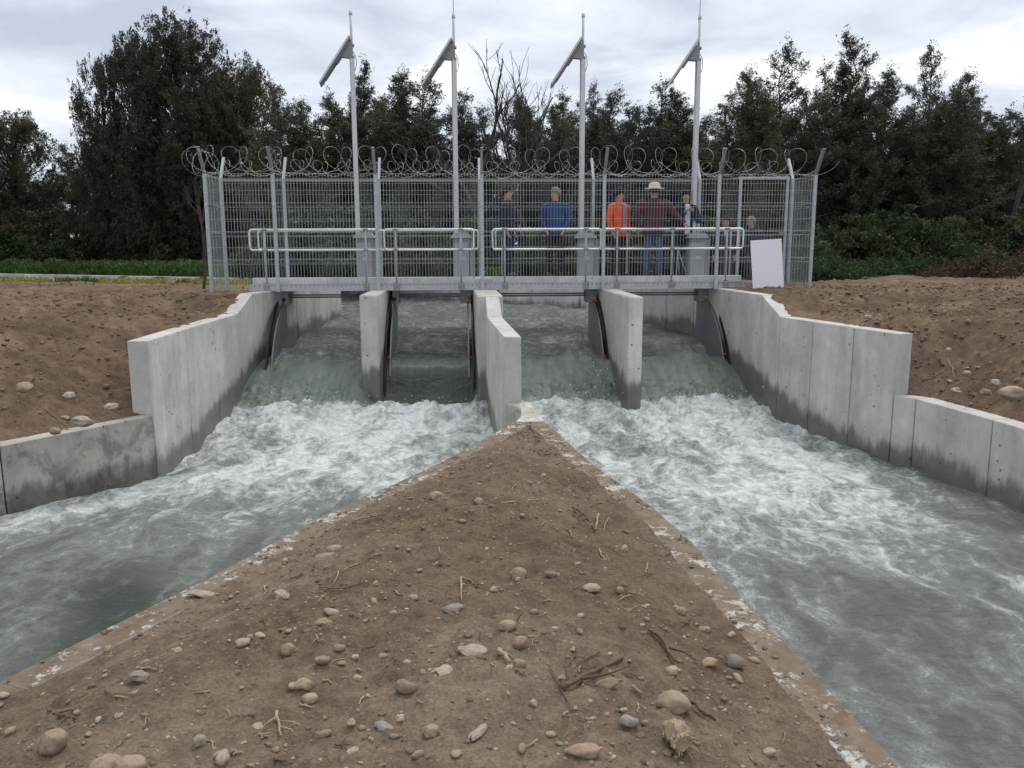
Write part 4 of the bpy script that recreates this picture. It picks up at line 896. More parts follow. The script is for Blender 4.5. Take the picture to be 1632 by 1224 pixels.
# ------------------------------------------------------------------ sticks and straws
def stick(label, pts, r_, mat, fn=island_at, group=None, forks=0, lift=0.01):
    P = [fn(x, y) for x, y in pts]; P = [p + Vector((0, 0, lift + r_)) for p in P]; c = P[0].copy()
    n = len(P); fine = []
    for i in range(n - 1):
        for k in range(4): fine.append(P[i].lerp(P[i + 1], k / 4) - c + Vector((rr_.uniform(-1, 1), rr_.uniform(-1, 1), rr_.uniform(-.3, .8))) * r_ * 0.8)
    fine.append(P[-1] - c)
    m = MB().tube(fine, [r_ * (1.1 - 0.6 * i / len(fine)) * rr_.uniform(.85, 1.2) for i in range(len(fine))], 6)
    for k in range(forks):
        i = rr_.randrange(1, len(fine) - 1); d = (fine[i] - fine[i - 1]).normalized(); s = d.cross(Vector((0, 0, 1))) * rr_.choice((-1, 1))
        m.tube([fine[i], fine[i] + (d + s * 0.9 + Vector((0, 0, .25))).normalized() * r_ * 10, fine[i] + (d + s * .6 + Vector((0, 0, .2))).normalized() * r_ * 18], [r_ * .7, r_ * .5, r_ * .25], 5)
    o = m.build('stick', M[mat], smooth=True); o.location = c; tag(o, label, 'stick', group); return o
stick('long thick stick lying diagonally right of centre', [(895, 1102), (945, 1080), (995, 1050)], 0.013, 'twig_dark', forks=2)
stick('short dark stick poking out from beside the biggest boulder', [(1098, 1122), (1118, 1140), (1140, 1156)], 0.012, 'twig_dark')
stick('dark knobbly twig running down towards a cream pebble', [(1035, 1008), (1058, 1030), (1076, 1060)], 0.010, 'twig_dark', forks=3)
stick('upright pale straw beside a flat grey stone', [(735, 924), (736, 962)], 0.006, 'twig')
stick('forked pale twig standing in the lower left centre', [(440, 1140), (446, 1172), (449, 1178)], 0.006, 'twig', forks=3)
stick('thin dark stalk in the right half near the bottom', [(876, 1066), (896, 1105), (930, 1170)], 0.004, 'twig_dark', forks=2)
stick('straight pale straw near the apex of the island', [(800, 806), (858, 800)], 0.007, 'twig')
stick('dark root curling on the soil at the lower left', [(75, 1135), (98, 1146), (122, 1152)], 0.006, 'twig_dark', forks=2)
stick('small forked twig at the upper right of the island', [(912, 812), (935, 826), (948, 850)], 0.009, 'twig_dark', forks=3)
stick('pale stub of wood standing beside a forked twig', [(954, 824), (950, 848)], 0.009, 'twig')
stick('bleached splinter of wood right of the bottom centre', [(795, 1042), (812, 1062)], 0.012, 'twig')
stick('thin root lying across the soil left of centre', [(510, 940), (545, 942), (580, 932)], 0.004, 'twig_dark', forks=2)
stick('tangled dry twig near the top left of the island', [(560, 835), (585, 828), (615, 822)], 0.008, 'twig', forks=3)
stick('pale bent twig left of a dark cobble near the right kerb', [(1006, 1098), (1024, 1112)], 0.007, 'twig')
stick('long branch lying on the right bank slope', [(1470, 612), (1490, 604), (1506, 592)], 0.008, 'twig_dark', bank_at)
stick('twisted twig on the right bank beside a long branch', [(1508, 575), (1518, 592), (1522, 610)], 0.008, 'twig_dark', bank_at)
stick('branch lying on the left bank slope above the low wall', [(72, 655), (90, 672), (105, 684)], 0.008, 'twig_dark', bank_at)
stick('dark stick on the soil beside the left fence foot', [(283, 482), (300, 476), (318, 471)], 0.014, 'twig_dark', bank_at)
k = 0
while k < 85:
    px, py = rr_.uniform(60, 1330), rr_.uniform(715, 1215); p = island_at(px, py)
    if not (ilx(p.y) + 0.25 < p.x < irx(p.y) - 0.25) or (rr_.random() < 0.45 and not (790 < py < 1000)): continue
    L = rr_.uniform(12, 34); a = rr_.uniform(0, math.pi); mx, my = px + L * math.cos(a), py + L * math.sin(a) * 0.7
    stick('thin dry straw or root fibre lying on the island soil', [(px, py), ((px + mx) / 2 + rr_.uniform(-4, 4), (py + my) / 2 + rr_.uniform(-3, 3)), (mx, my)], rr_.uniform(0.002, 0.005), rr_.choice(('twig', 'twig', 'twig_dark')), group='thin dry straws scattered over the island', forks=rr_.choice((0, 0, 1, 2)), lift=0.004); k += 1
# fibrous root chunk
p = island_at(1066, 1170); m = MB(); rq = random.Random(4)
core = []
for i in range(9):
    t = i / 8; c = Vector((0.02 * math.sin(t * 3), -0.13 * t, 0.035 + 0.01 * math.sin(t * 7))); rad = 0.033 * (0.7 + 0.6 * math.sin(t * 2.6 + .2)); core.append([c + Vector((math.cos(a) * rad * rq.uniform(.8, 1.25), 0, math.sin(a) * rad * rq.uniform(.7, 1.1))) for a in [j * math.pi / 4.5 for j in range(9)]])
m.loft(core)
for i in range(46):
    t = rq.random(); a = rq.uniform(0, 6.3); c = Vector((0.02 * math.sin(t * 3) + 0.03 * math.cos(a), -0.13 * t, 0.035 + 0.028 * math.sin(a))); d = Vector((math.cos(a) * .5, -1, math.sin(a) * .5 + .1)).normalized() * rq.uniform(.02, .05)
    m.tube([c, c + d], [0.006, 0.002], 4)
o = m.build('root_chunk', M['twig']); o.location = p; o.rotation_euler.z = R(10); tag(o, 'shaggy fibrous chunk of root or corn cob below the biggest boulder', 'root')

# ------------------------------------------------------------------ vegetation
def leaf_cloud(cent, rad, n, size, rs_, droop=0.0, up=0.0, asp=0.35):
    """n leaf triangles around centres; cent [k,3], rad [k]"""
    k = rs_.randint(0, len(cent), n); d = rs_.normal(size=(n, 3)); d /= np.linalg.norm(d, axis=1)[:, None]
    r_ = rad[k] * rs_.rand(n) ** 0.45
    c = cent[k] + d * r_[:, None] * np.array([1, 1, 0.8])
    a = rs_.normal(size=(n, 3)); a[:, 2] += up; a[:, 2] -= droop; a /= np.linalg.norm(a, axis=1)[:, None]
    b = np.cross(a, rs_.normal(size=(n, 3))); b /= np.linalg.norm(b, axis=1)[:, None] + 1e-9
    s = size * rs_.uniform(.6, 1.4, n)[:, None]
    V = np.stack([c - a * s, c + a * s * 0.8 + b * s * asp, c + a * s * 0.6 - b * s * asp], 1)
    tone = np.clip(0.35 + 0.4 * rs_.normal(size=len(cent))[k] * 0.6 + 0.25 * rs_.rand(n), 0, 1)
    return V, tone
def spray(tips, n, size, thick, rs_, asp=0.34):
    """leaf triangles strewn along little twigs: tips = [(start, end, weight)]"""
    A = np.array([t[0] for t in tips]); Bt = np.array([t[1] for t in tips]); w = np.array([t[2] for t in tips]); w = w / w.sum()
    k = rs_.choice(len(tips), n, p=w); u = rs_.rand(n)[:, None]; ln = np.linalg.norm(Bt - A, axis=1)[k][:, None]
    c = A[k] * (1 - u) + Bt[k] * u + rs_.normal(size=(n, 3)) * thick * (1.15 - 0.85 * u) * (0.4 + ln)
    a = (Bt - A)[k] / (ln + 1e-6) + rs_.normal(size=(n, 3)) * 0.75; a /= np.linalg.norm(a, axis=1)[:, None]
    b = np.cross(a, rs_.normal(size=(n, 3))); b /= np.linalg.norm(b, axis=1)[:, None] + 1e-9
    s = size * rs_.uniform(.55, 1.4, n)[:, None]; V = np.stack([c - a * s, c + a * s * 0.8 + b * s * asp, c + a * s * 0.6 - b * s * asp], 1)
    tone = np.clip(0.4 + 0.28 * rs_.normal(size=len(tips))[k] + 0.25 * (rs_.rand(n) - .3), 0, 1); return V, tone
def wattle_variant(seed, H=9.0, W=1.9, n=52000):
    rs_ = np.random.RandomState(seed); tr = MB(); tips = []
    nl = rs_.randint(2, 5)
    for s in range(nl):
        ox, oy = rs_.normal(0, 0.2, 2); h = H * (1.0 if s == 0 else rs_.uniform(.68, .93)); lean = rs_.normal(0, 0.3 if s == 0 else 0.85, 2); wb = rs_.normal(0, .12, (8, 2))
        pts = [Vector((ox + lean[0] * (t ** 1.3) + wb[i_][0] * t, oy + lean[1] * (t ** 1.3) + wb[i_][1] * t, h * t)) for i_, t in enumerate(np.linspace(0, 1, 8))]
        tr.tube(pts, [0.10 * (1 - 0.93 * t) for t in np.linspace(0, 1, 8)], 6)
        nb = int(h * 8)
        for i in range(nb):
            t = 0.10 + 0.90 * ((i + rs_.rand()) / nb); t = min(t, .995); j = min(6, int(t * 7)); p = pts[j].lerp(pts[j + 1], t * 7 - j)
            env = W * (min(1, (1.0 - t) * 1.45)) ** 0.95 * (0.7 + 0.3 * min(1, t / .3)) * (1.0 if s == 0 else .8); L = env * rs_.uniform(.35, 1.2) + 0.10
            a = rs_.uniform(0, 2 * math.pi); el = rs_.uniform(.35, 1.0); d = Vector((math.cos(a) * math.cos(el), math.sin(a) * math.cos(el), math.sin(el)))
            e_ = p + d * L + Vector((0, 0, 0.12 * L)); m_ = p + d * L * .5
            tr.tube([p, m_, e_], [0.02, 0.012, 0.004], 4, False)
            for q in range(4 + int(L * 5)):
                f = rs_.uniform(.25, 1.0); c = (p.lerp(m_, f * 2) if f < .5 else m_.lerp(e_, f * 2 - 1))
                td = (d * 0.5 + Vector(rs_.normal(0, .55, 3)) + Vector((0, 0, .55))).normalized() * rs_.uniform(.16, .55) * (0.5 + .5 * min(1, (1 - t) * 3))
                tips.append((tuple(c), tuple(c + td), td.length * (1.0 if rs_.rand() > .2 else .35)))
        tips.append((tuple(pts[-1] - Vector((0, 0, .9))), tuple(pts[-1] + Vector((.05, 0, .45))), .8))
    V, tone = spray(tips, n, 0.050, 0.11, rs_, 0.30)
    return tri_soup('crown', V, M['leaf_wattle'], tone), tr.mesh('trunk', M['bark'], True)
def broad_variant(seed, H=11.0, W=4.0, n=95000):
    rs_ = np.random.RandomState(seed); tr = MB(); tips = []
    tr.tube([(0, 0, 0), (0.1, 0, H * .3), (0.2, 0.1, H * .62), (0.1, 0, H * .9)], [0.28, 0.22, 0.12, 0.04], 8)
    for i in range(120):
        t = rs_.uniform(.08, 1.0); a = rs_.uniform(0, 2 * math.pi); env = W * math.sqrt(max(0.02, 1 - ((t - .42) / .62) ** 2)); L = env * rs_.uniform(.3, 1.05)
        p = Vector((0.1, 0, H * max(.10, t * .8 - .05))); e_ = Vector((math.cos(a) * L, math.sin(a) * L, H * t * .98))
        tr.tube([p, p.lerp(e_, .5) + Vector((0, 0, -.15)), e_], [0.06, 0.035, 0.01], 5, False)
        for j in range(rs_.randint(14, 26)):
            c = e_ + Vector(rs_.normal(0, .42, 3)) - (e_ - p) * rs_.uniform(0, .25); o = (c - Vector((0, 0, H * .4))).normalized()
            td = (o * .6 + Vector(rs_.normal(0, .55, 3)) + Vector((0, 0, .25))).normalized() * rs_.uniform(.2, .55); tips.append((tuple(c), tuple(c + td), td.length))
    V, tone = spray(tips, n, 0.068, 0.15, rs_, 0.45)
    return tri_soup('crown', V, M['leaf_dark'], tone), tr.mesh('trunk', M['bark'], True)
def bush_variant(seed, mat, H=1.6, W=1.5, n=9000, size=0.075, up=0.4):
    rs_ = np.random.RandomState(seed); tr = MB(); cent = []; rad = []
    for i in range(46):
        a = rs_.uniform(0, 6.28); r_ = W * math.sqrt(rs_.rand()); h = H * (1 - 0.6 * (r_ / W) ** 2) * rs_.uniform(.35, 1.05)
        e_ = Vector((r_ * math.cos(a), r_ * math.sin(a), h)); tr.tube([(e_.x * .3, e_.y * .3, 0), (e_.x * .7, e_.y * .7, h * .6), e_], [0.018, 0.012, 0.004], 4, False)
        for q in (.45, .75, 1.0): cent.append(tuple(Vector((e_.x * .6, e_.y * .6, 0)).lerp(e_, q))); rad.append(rs_.uniform(.12, .34) * W / 1.5)
    V, tone = leaf_cloud(np.array(cent), np.array(rad), n, size, rs_, up=up, asp=0.42); V[:, :, 2] = np.maximum(V[:, :, 2], -0.02)
    return tri_soup('foliage', V, M[mat], tone), tr.mesh('stems', M['bark'], True)
def bare_variant(seed, H=8.5, depth=5, spread=0.55):
    rq = random.Random(seed); m = MB()
    def grow(p, d, L, r_, k):
        pts = [p]; q = p.copy(); dd = d.copy()
        for i in range(4):
            dd = (dd + Vector((rq.uniform(-1, 1), rq.uniform(-1, 1), rq.uniform(-.3, .7))) * 0.20).normalized(); q = q + dd * L / 4; pts.append(q.copy())
        m.tube(pts, [r_ * (1 - .4 * i / 4) for i in range(5)], 5, False)
        if k == 0: return
        for j in range(rq.choice((2, 3, 3))):
            s = rq.uniform(.45, 1.0); idx = min(4, int(s * 4)); nd = (dd + Vector((rq.uniform(-1, 1), rq.uniform(-1, 1), rq.uniform(-.2, .6))) * spread * 1.4).normalized()
            grow(pts[idx], nd, L * rq.uniform(.55, .8), r_ * .58, k - 1)
    grow(Vector((0, 0, 0)), Vector((0, 0, 1)), H * .5, 0.15, depth)
    return m.mesh('branches', M['bark_pale'], False)
WV = [wattle_variant(20 + i, 9.0, w_, 70000) for i, w_ in enumerate((2.3, 2.0, 2.5, 2.1, 2.6))]
BVv = [broad_variant(40 + i, 11.0, 3.6 + .3 * i) for i in range(3)]
BU_D = [bush_variant(60 + i, 'leaf_bush', 2.0, 1.7, 9000, 0.085) for i in range(3)]
BU_G = [bush_variant(70 + i, 'leaf_bramble', 0.9, 1.6, 8000, 0.06) for i in range(2)]
def put_tree(name, label, var, px, pytop, D, w=1.0, group=None, cat='tree', Hn=9.0, parts=('crown', 'trunk'), rot=None, zb=None):
    g = at_y(px, 430, D); z0 = 1.68 if zb is None else zb; top = at_y(px, pytop, D).z; s = (top - z0) / max(v.co.z for v in var[0].vertices)
    root = empty(name, (g.x, D, z0), label, cat, group, rz=rr_.uniform(0, 6.28) if rot is None else rot)
    root.scale = (s * w, s * w, s)
    for me, nm in zip(var, parts): link(nm, me, root)
    return root
G1 = 'feathery trees of the wood behind the fence'
front = [(480, 118, 33, 1.1, 'bushy tree between the big dark tree and the first pole'), (575, 84, 35, .85, 'thin topped tree just right of the first pole'), (617, 96, 34, 1.1, 'feathery tree midway between the first and second poles'), (652, 98, 33, 1.25, 'dense dark tree left of the second pole'),
 (692, 104, 34, 1.3, 'rounded feathery tree touching the second pole'), (745, 128, 33, 1.2, 'dark tree just right of the second pole, below bare branches'), (850, 140, 34, 1.2, 'low feathery tree under the bare branches right of centre'), (905, 128, 34, 1.2, 'feathery tree just left of the third pole'), (945, 118, 36, .7, 'narrow tip rising beside the third pole'), (985, 130, 34, 1.2, 'feathery tree right of the third pole'),
 (1033, 124, 35, 1.1, 'feathery tree midway between the third and fourth poles'), (1072, 132, 34, 1.1, 'small tree left of the fourth pole'), (1150, 92, 33, 1.05, 'conical tree just right of the fourth pole'), (1195, 135, 32, 1.0, 'broad dark tree above the right end of the fence'), (1245, 50, 34, 1.0, 'tall feathery tree with twin tips above the fence gate'), (1287, 96, 36, .8, 'slender pale tipped tree right of the twin tipped one'),
 (1334, 42, 34, 1.0, 'tallest feathery tree right of the fence end'), (1372, 92, 33, .95, 'tree leaning against the tallest feathery tree'), (1410, 100, 34, 1.0, 'feathery tree left of the isolated tuft topped tree'), (1452, 58, 35, .75, 'tree with an isolated tuft on top at the far right'), (1492, 100, 32, 1.05, 'dense rounded tree right of the tuft topped one'), (1545, 122, 34, .95, 'feathery tree near the right frame edge'), (1592, 132, 33, .95, 'last feathery tree before the right frame edge')]
for i, (px, py, D, w, lb) in enumerate(front): put_tree('wattle_tree', lb, WV[i % 5], px, py, D, w * 1.38, G1)
big = [(300, 14, 41.5, 0.82, 'tallest rounded crown of the big dark tree group on the left'), (240, 50, 42, .62, 'dark broad tree left of the tallest crown'), (186, 86, 42, .46, 'dark tree at the left shoulder of the big group'), (398, 78, 42, .68, 'dark broad tree right of the tallest crown'), (40, 172, 43, 1.0, 'broad dark tree at the left frame edge'), (-70, 185, 43, 1.0, 'dark tree cut by the left frame edge'), (345, 120, 40.5, .75, 'dark tree in front of the tallest crown')]
for i, (px, py, D, w, lb) in enumerate(big): put_tree('broadleaf_tree', lb, BVv[i % 3], px, py, D, w, 'big dark broadleaf trees on the left', Hn=11.0)
for i in range(26):
    px = -80 + i * 71; put_tree('wattle_tree', 'dim tree of the second row deep in the wood', WV[(i * 2) % 5], px + rr_.uniform(-15, 15), rr_.uniform(138, 190) + (85 if px < 140 else 0), rr_.uniform(39, 44) + (6 if px < 450 else 0), 1.9, 'trees of the dim second row in the wood')
put_tree('bare_tree', 'leafless tree with spreading branches just right of the second pole', (bare_variant(5, 8.5, 5, .6),), 775, 70, 30.5, 1.0, None, 'tree', 8.2, ('branches',))
put_tree('bare_tree', 'leafless crooked tree between the second and third poles', (bare_variant(9, 8.5, 5, .55),), 850, 98, 31, 1.0, None, 'tree', 8.2, ('branches',))
put_tree('bare_tree', 'pale leafless tree at the right frame edge', (bare_variant(12, 8.5, 5, .5),), 1600, 150, 30, .9, None, 'tree', 8.2, ('branches',))
put_tree('bare_shrub', 'thin leafless shrub beside the left end of the fence', (bare_variant(15, 8.5, 5, .35),), 322, 262, 18.3, .75, None, 'shrub', 8.2, ('branches',), zb=1.9)
for i in range(30):
    px = -60 + i * 60 + rr_.uniform(-20, 20); D = rr_.uniform(27.5, 31) if px > 300 else rr_.uniform(30, 34)
    if px < 430: D = rr_.uniform(40.5, 42)
    put_tree('undergrowth_bush', 'dark green bush in the undergrowth at the foot of the wood', BU_D[i % 3], px, rr_.uniform(318, 372), D, 1.05, 'dark undergrowth bushes along the wood', 'bush', 2.0, ('foliage', 'stems'))
for i, (px, py, D, w, lb) in enumerate(((1325, 408, 21.5, 1.0, 'low green bramble mound just right of the fence end'), (1385, 402, 22.5, 1.0, 'low green bramble mound in the middle right'), (1440, 398, 23, 1.0, 'fresh green bramble mound left of the brown brush'), (1310, 395, 24, 1, 'darker bramble mound behind the fence end'))):
    put_tree('bramble_bush', lb, BU_G[i % 2], px, py, D, w, 'low green brambles on the right', 'bush', 0.9, ('foliage', 'stems'), zb=1.9)
br_v = [bush_variant(90, 'brush', 1.0, 1.8, 5000, 0.06, 0.2), bush_variant(91, 'brush', 1.0, 1.8, 5000, 0.06, 0.2)]
for i, (px, py, D, lb) in enumerate(((1505, 412, 21.5, 'left mound of dry brown brush on the right'), (1560, 405, 22, 'middle mound of dry brown brush on the right'), (1615, 385, 21, 'dry brown brush at the right frame edge'))):
    put_tree('brush_pile', lb, br_v[i % 2], px, py, D, 1.0, 'dry brush piles at the wood edge', 'brush', 1.0, ('foliage', 'stems'), zb=1.95)
# green cover beyond the canal and yellow weeds along its edge
rs_ = np.random.RandomState(8)
def strip(name, label, mat, n, fn, size, h, cat):
    C = fn(n); c = C + np.stack([np.zeros(n), np.zeros(n), rs_.rand(n) ** 1.5 * h], 1)
    a = rs_.normal(size=(n, 3)); a[:, 2] = np.abs(a[:, 2]) + .8; a /= np.linalg.norm(a, axis=1)[:, None]; b = np.cross(a, rs_.normal(size=(n, 3))); b /= np.linalg.norm(b, axis=1)[:, None]
    s = size * rs_.uniform(.6, 1.4, n)[:, None]; V = np.stack([c - a * s * .6, c + a * s + b * s * .35, c + a * s * .7 - b * s * .35], 1)
    link(name, tri_soup(name, V, M[mat], rs_.rand(n)), kind='stuff', label=label, category=cat)
def f_green(n):
    x = rs_.uniform(-34, 0, n); yf = np.interp(x, [-40, -24, -4.2, 2], [44.5, 38.2, 28.6, 23.2]); y = yf + 0.3 + rs_.rand(n) ** 1.6 * np.interp(x, [-34, -4, 0], [5, 5.5, 5]); hh = 0.2 * fbm(x, y, .8, 2)
    return np.stack([x, y, 1.66 + np.maximum(hh, 0)], 1)
strip('grass', 'bright green ground cover strip beyond the canal on the left', 'leaf_green', 42000, f_green, 0.11, 0.50, 'grass')
def f_yel(n):
    t = rs_.rand(n); x = -5.0 - 29 * t; yl = np.interp(x, [-40, -16, -8.3, -4.45], [33.4, 24.1, 21.3, 20.8]); c = perlin(x * 0.9, x * 0.2) > -0.2
    y = yl - 0.15 - np.abs(rs_.normal(0, .35, n)); y = np.where(c, y, yl - 0.1)
    return np.stack([x, y, 1.90 + 0 * x], 1)
strip('weeds', 'yellow flowering weeds along the near edge of the left canal', 'leaf_yellow', 13000, f_yel, 0.05, 0.13, 'weeds')
def f_sp(n):
    x = rs_.uniform(-26, -5, n); y = rs_.uniform(17.5, 25.5, n); ok = (perlin(x * .5, y * .5) > 0.12) & ~in_poly(x, y, CANAL); x = np.where(ok, x, -20); y = np.where(ok, y, 24); return np.stack([x, y, 1.93 + 0 * x], 1)
strip('weeds', 'sparse low weeds on the far part of the left field', 'leaf_green', 3500, f_sp, 0.05, 0.05, 'weeds')

# ------------------------------------------------------------------ people
def skin_mesh(verts, edges, radii, sub=1):
    me = bpy.data.meshes.new('tmp'); me.from_pydata(verts, edges, []); ob = bpy.data.objects.new('tmp', me); COL.objects.link(ob)
    sk = ob.modifiers.new('s', 'SKIN'); sk.use_smooth_shade = True
    lay = me.skin_vertices[0] if me.skin_vertices else None
    if lay is None:
        bm = bmesh.new(); bm.from_mesh(me); bm.verts.layers.skin.verify(); bm.to_mesh(me); bm.free(); lay = me.skin_vertices[0]
    for i, r_ in enumerate(radii): lay.data[i].radius = (r_, r_) if isinstance(r_, (int, float)) else r_; lay.data[i].use_root = (i == 0)
    ss = ob.modifiers.new('u', 'SUBSURF'); ss.levels = sub; ss.render_levels = sub
    dg = bpy.context.evaluated_depsgraph_get(); out = bpy.data.meshes.new_from_object(ob.evaluated_get(dg)); bpy.data.objects.remove(ob); return out
def oval(c, rx, ry, n=12, ax=None):
    c = Vector(c); return [c + Vector((rx * math.cos(2 * math.pi * i / n), ry * math.sin(2 * math.pi * i / n), 0)) for i in range(n)]
def limb(m, pts, rs2, k=9): m.tube(pts, rs2, k)
def person(label, u, v, z, face, S, top, legs, hair, shoes='shoe_black', armL=None, armR=None, hat=False, bulk=1.0, extra=None, stoop=0.0, shirt=None, headturn=0.0, stance=0.12):
    """local frame: +x right hand side, faces -y (towards camera) when face=0"""
    root = empty('person', B(u, v, z), label, 'person', rz=BA + R(face))
    st = lambda p: Vector((p[0], p[1] - max(0, p[2] - 0.95) * math.tan(stoop), p[2] - (max(0, p[2] - 0.95) * (1 - math.cos(stoop))))) * S
    hd = st((0, 0, 1.62)); nk = st((0, 0, 1.46))
    armL = armL or [(-.20 * bulk, 0, 1.39), (-.265 * bulk, .03, 1.13), (-.235 * bulk, -.06, .90)]
    armR = armR or [(.20 * bulk, 0, 1.39), (.265 * bulk, .03, 1.13), (.235 * bulk, -.06, .90)]
    V = []; E_ = []; Rr = []
    def add(p, r_, par=None):
        V.append(tuple(p)); Rr.append(r_ * S if isinstance(r_, float) else (r_[0] * S, r_[1] * S)); i = len(V) - 1
        if par is not None: E_.append((par, i))
        return i
    pel = add(st((0, 0, .95)), .12); ch = add(st((0, 0, 1.25)), .12, pel); sh_ = add(st((0, 0, 1.40)), .085, ch); n0 = add(nk, .05, sh_)
    turn = Matrix.Rotation(R(headturn), 3, 'Z')
    h0 = add(hd + turn @ Vector((0, -.008, -.045)) * S, .070, n0); h1 = add(hd + turn @ Vector((0, .006, .055)) * S, .080, h0); h2 = add(hd + turn @ Vector((0, .012, .115)) * S, .055, h1)
    nz = add(hd + turn @ Vector((0, -.105, -.01)) * S, .014, h0)
    for s, A in ((-1, armL), (1, armR)):
        a = add(st(A[0]), .05, sh_); b = add(st(A[1]), .038, a); w = add(st(A[2]), .028, b)
        fd = (st(A[2]) - st(A[1])).normalized(); side = fd.cross(Vector((0, 1, 0))); side = side.normalized() if side.length > .1 else Vector((1, 0, 0))
        pm = add(st(A[2]) + fd * .06 * S, .026, w)
        for q in (-1.5, -.5, .5, 1.5):
            f1 = add(Vector(V[pm]) + (fd * .05 + side * .012 * q + Vector((0, -.006, 0))) * S, .0085, pm); add(Vector(V[f1]) + (fd * (.035 - .004 * abs(q)) + Vector((0, -.015, 0))) * S, .0075, f1)
        add(Vector(V[w]) + (fd * .05 + side * .045 * -s) * S, .010, w)
    for s in (-1, 1):
        hp = add(st((s * .09, 0, .88)), .085, pel); kn = add(Vector((s * stance * .95, -.01, .48)) * S, .05, hp); an = add(Vector((s * stance, .01, .08)) * S, .035, kn); add(Vector((s * stance * 1.15, -.13, .035)) * S, .03, an)
    me = skin_mesh(V, E_, Rr, 1); me.materials.clear(); me.materials.append(M['skin']); link('body', me, root)
    # head shape over the neck: eyes, ears
    for s in (-1, 1):
        MB().box(hd + turn @ Vector((s * .030, -.083, .018)) * S, (.020 * S, .012 * S, .009 * S), turn).build('eye', M['rubber'], root)
        MB().box(hd + turn @ Vector((s * .082, .005, .0)) * S, (.014 * S, .03 * S, .055 * S), turn).build('ear', M['skin'], root, bevel=.004)
    MB().box(hd + turn @ Vector((0, -.078, -.052)) * S, (.042 * S, .01 * S, .007 * S), turn).build('mouth', M['mouth'], root)
    # hair cap
    rings = []
    for i in range(7):
        t = i / 6; el_ = -0.25 + t * (math.pi / 2 + .2); rr2 = math.cos(el_) ; zz2 = math.sin(el_)
        rings.append([hd + turn @ Vector((math.cos(a) * .104 * rr2, math.sin(a) * .118 * rr2 + .018 + (0.0 if math.sin(a) > -.2 else 0.012 * (1 - t)), .03 + zz2 * .125 + (max(0, -math.sin(a)) * .060 * (1 - t)) - max(0, math.sin(a)) * .03 * (1 - t))) * S for a in [j * math.pi / 6 for j in range(12)]])
    if hat:
        hm = MB(); crown = [[hd + turn @ Vector((math.cos(a) * r1, math.sin(a) * r1 * 1.12 + .01, z_)) * S for a in [j * math.pi / 8 for j in range(16)]] for r1, z_ in ((.19, .045), (.185, .062), (.112, .072), (.108, .13), (.09, .165), (.04, .178))]
        hm.loft(crown).build('hat', M['hat'], root, smooth=True)
    MB().loft(rings).build('hair', M[hair], root, smooth=True)
    # jacket
    m = MB(); b_ = bulk
    prof = [(.80, .165, .115), (.92, .175, .125), (1.05, .165, .120), (1.20, .185, .130), (1.33, .205, .125), (1.42, .175, .105), (1.475, .085, .075), (1.50, .06, .065)]
    m.loft([[st((math.cos(a) * rx * b_, math.sin(a) * ry * b_, z_)) for a in [j * math.pi / 8 for j in range(16)]] for z_, rx, ry in prof])
    for s, A in ((-1, armL), (1, armR)):
        a0, a1, a2 = [Vector(q) for q in A]; pts = [Vector((a0.x * .62, a0.y, a0.z + .015)), a0, a0.lerp(a1, .5), a1, a1.lerp(a2, .5), a2]
        limb(m, [st(q) for q in pts], [.075 * S * b_, .076 * S * b_, .066 * S * b_, .060 * S, .052 * S, .045 * S])
    m.build('jacket', M[top], root, smooth=True)
    if shirt == 'collar':
        MB().add([st(q) for q in ((-.03, -.14, 1.42), (.03, -.14, 1.42), (0, -.15, 1.28), (0, -.11, 1.47))], [(2, 1, 0), (0, 1, 3)]).build('shirt', M['light_shirt'], root)
    elif shirt:
        m = MB(); m.add([st(q) for q in ((-.045, -.139, 1.42), (.045, -.139, 1.42), (.055, -.150, 1.2), (.05, -.150, .86), (-.05, -.150, .86), (-.055, -.150, 1.2), (-.045, -.10, 1.47), (.045, -.10, 1.47))], [(5, 2, 1, 0), (4, 3, 2, 5), (0, 1, 7, 6)]); 
        m.build('shirt', M[shirt], root)
    m = MB()
    m.loft([[st((math.cos(a) * rx, math.sin(a) * ry, z_)) for a in [j * math.pi / 6 for j in range(12)]] for z_, rx, ry in ((.80, .165, .105), (.88, .165, .110), (.98, .15, .10))])
    for s in (-1, 1): limb(m, [st((s * .088, 0, .90)), Vector((s * .095, -.005, .70)) * S, Vector((s * stance * .95, -.012, .48)) * S, Vector((s * stance, .005, .28)) * S, Vector((s * stance, .01, .05)) * S], [.095 * S, .090 * S, .070 * S, .060 * S, .058 * S], 10)
    m.build('trousers', M[legs], root, smooth=True)
    for s in (-1, 1):
        m = MB(); c = Vector((s * stance * 1.08, -.04, 0)) * S
        m.loft([[c + Vector((math.cos(a) * w2 * S, (math.sin(a) * l2) * S, z_ * S)) for a in [j * math.pi / 5 for j in range(10)]] for z_, w2, l2 in ((0.0, .045, .135), (.03, .048, .14), (.06, .042, .12), (.085, .035, .06))]).build('shoe', M[shoes], root, smooth=True)
    return root
M['navy'] = cloth('dark navy suit cloth', (0.012, 0.016, 0.04)); M['blue'] = cloth('blue pullover', (0.015, 0.05, 0.16)); M['orange_j'] = cloth('orange red rain jacket', (0.72, 0.085, 0.02)); M['maroon'] = cloth('maroon shirt', (0.075, 0.02, 0.03))
M['jeans'] = cloth('blue denim', (0.055, 0.105, 0.19)); M['black'] = cloth('black trousers', (0.012, 0.012, 0.016)); M['grey_shirt'] = cloth('grey blue shirt', (0.22, 0.24, 0.32)); M['light_shirt'] = cloth('light blue shirt', (0.55, 0.60, 0.75)); M['dark_j'] = cloth('charcoal jacket', (0.02, 0.02, 0.026))
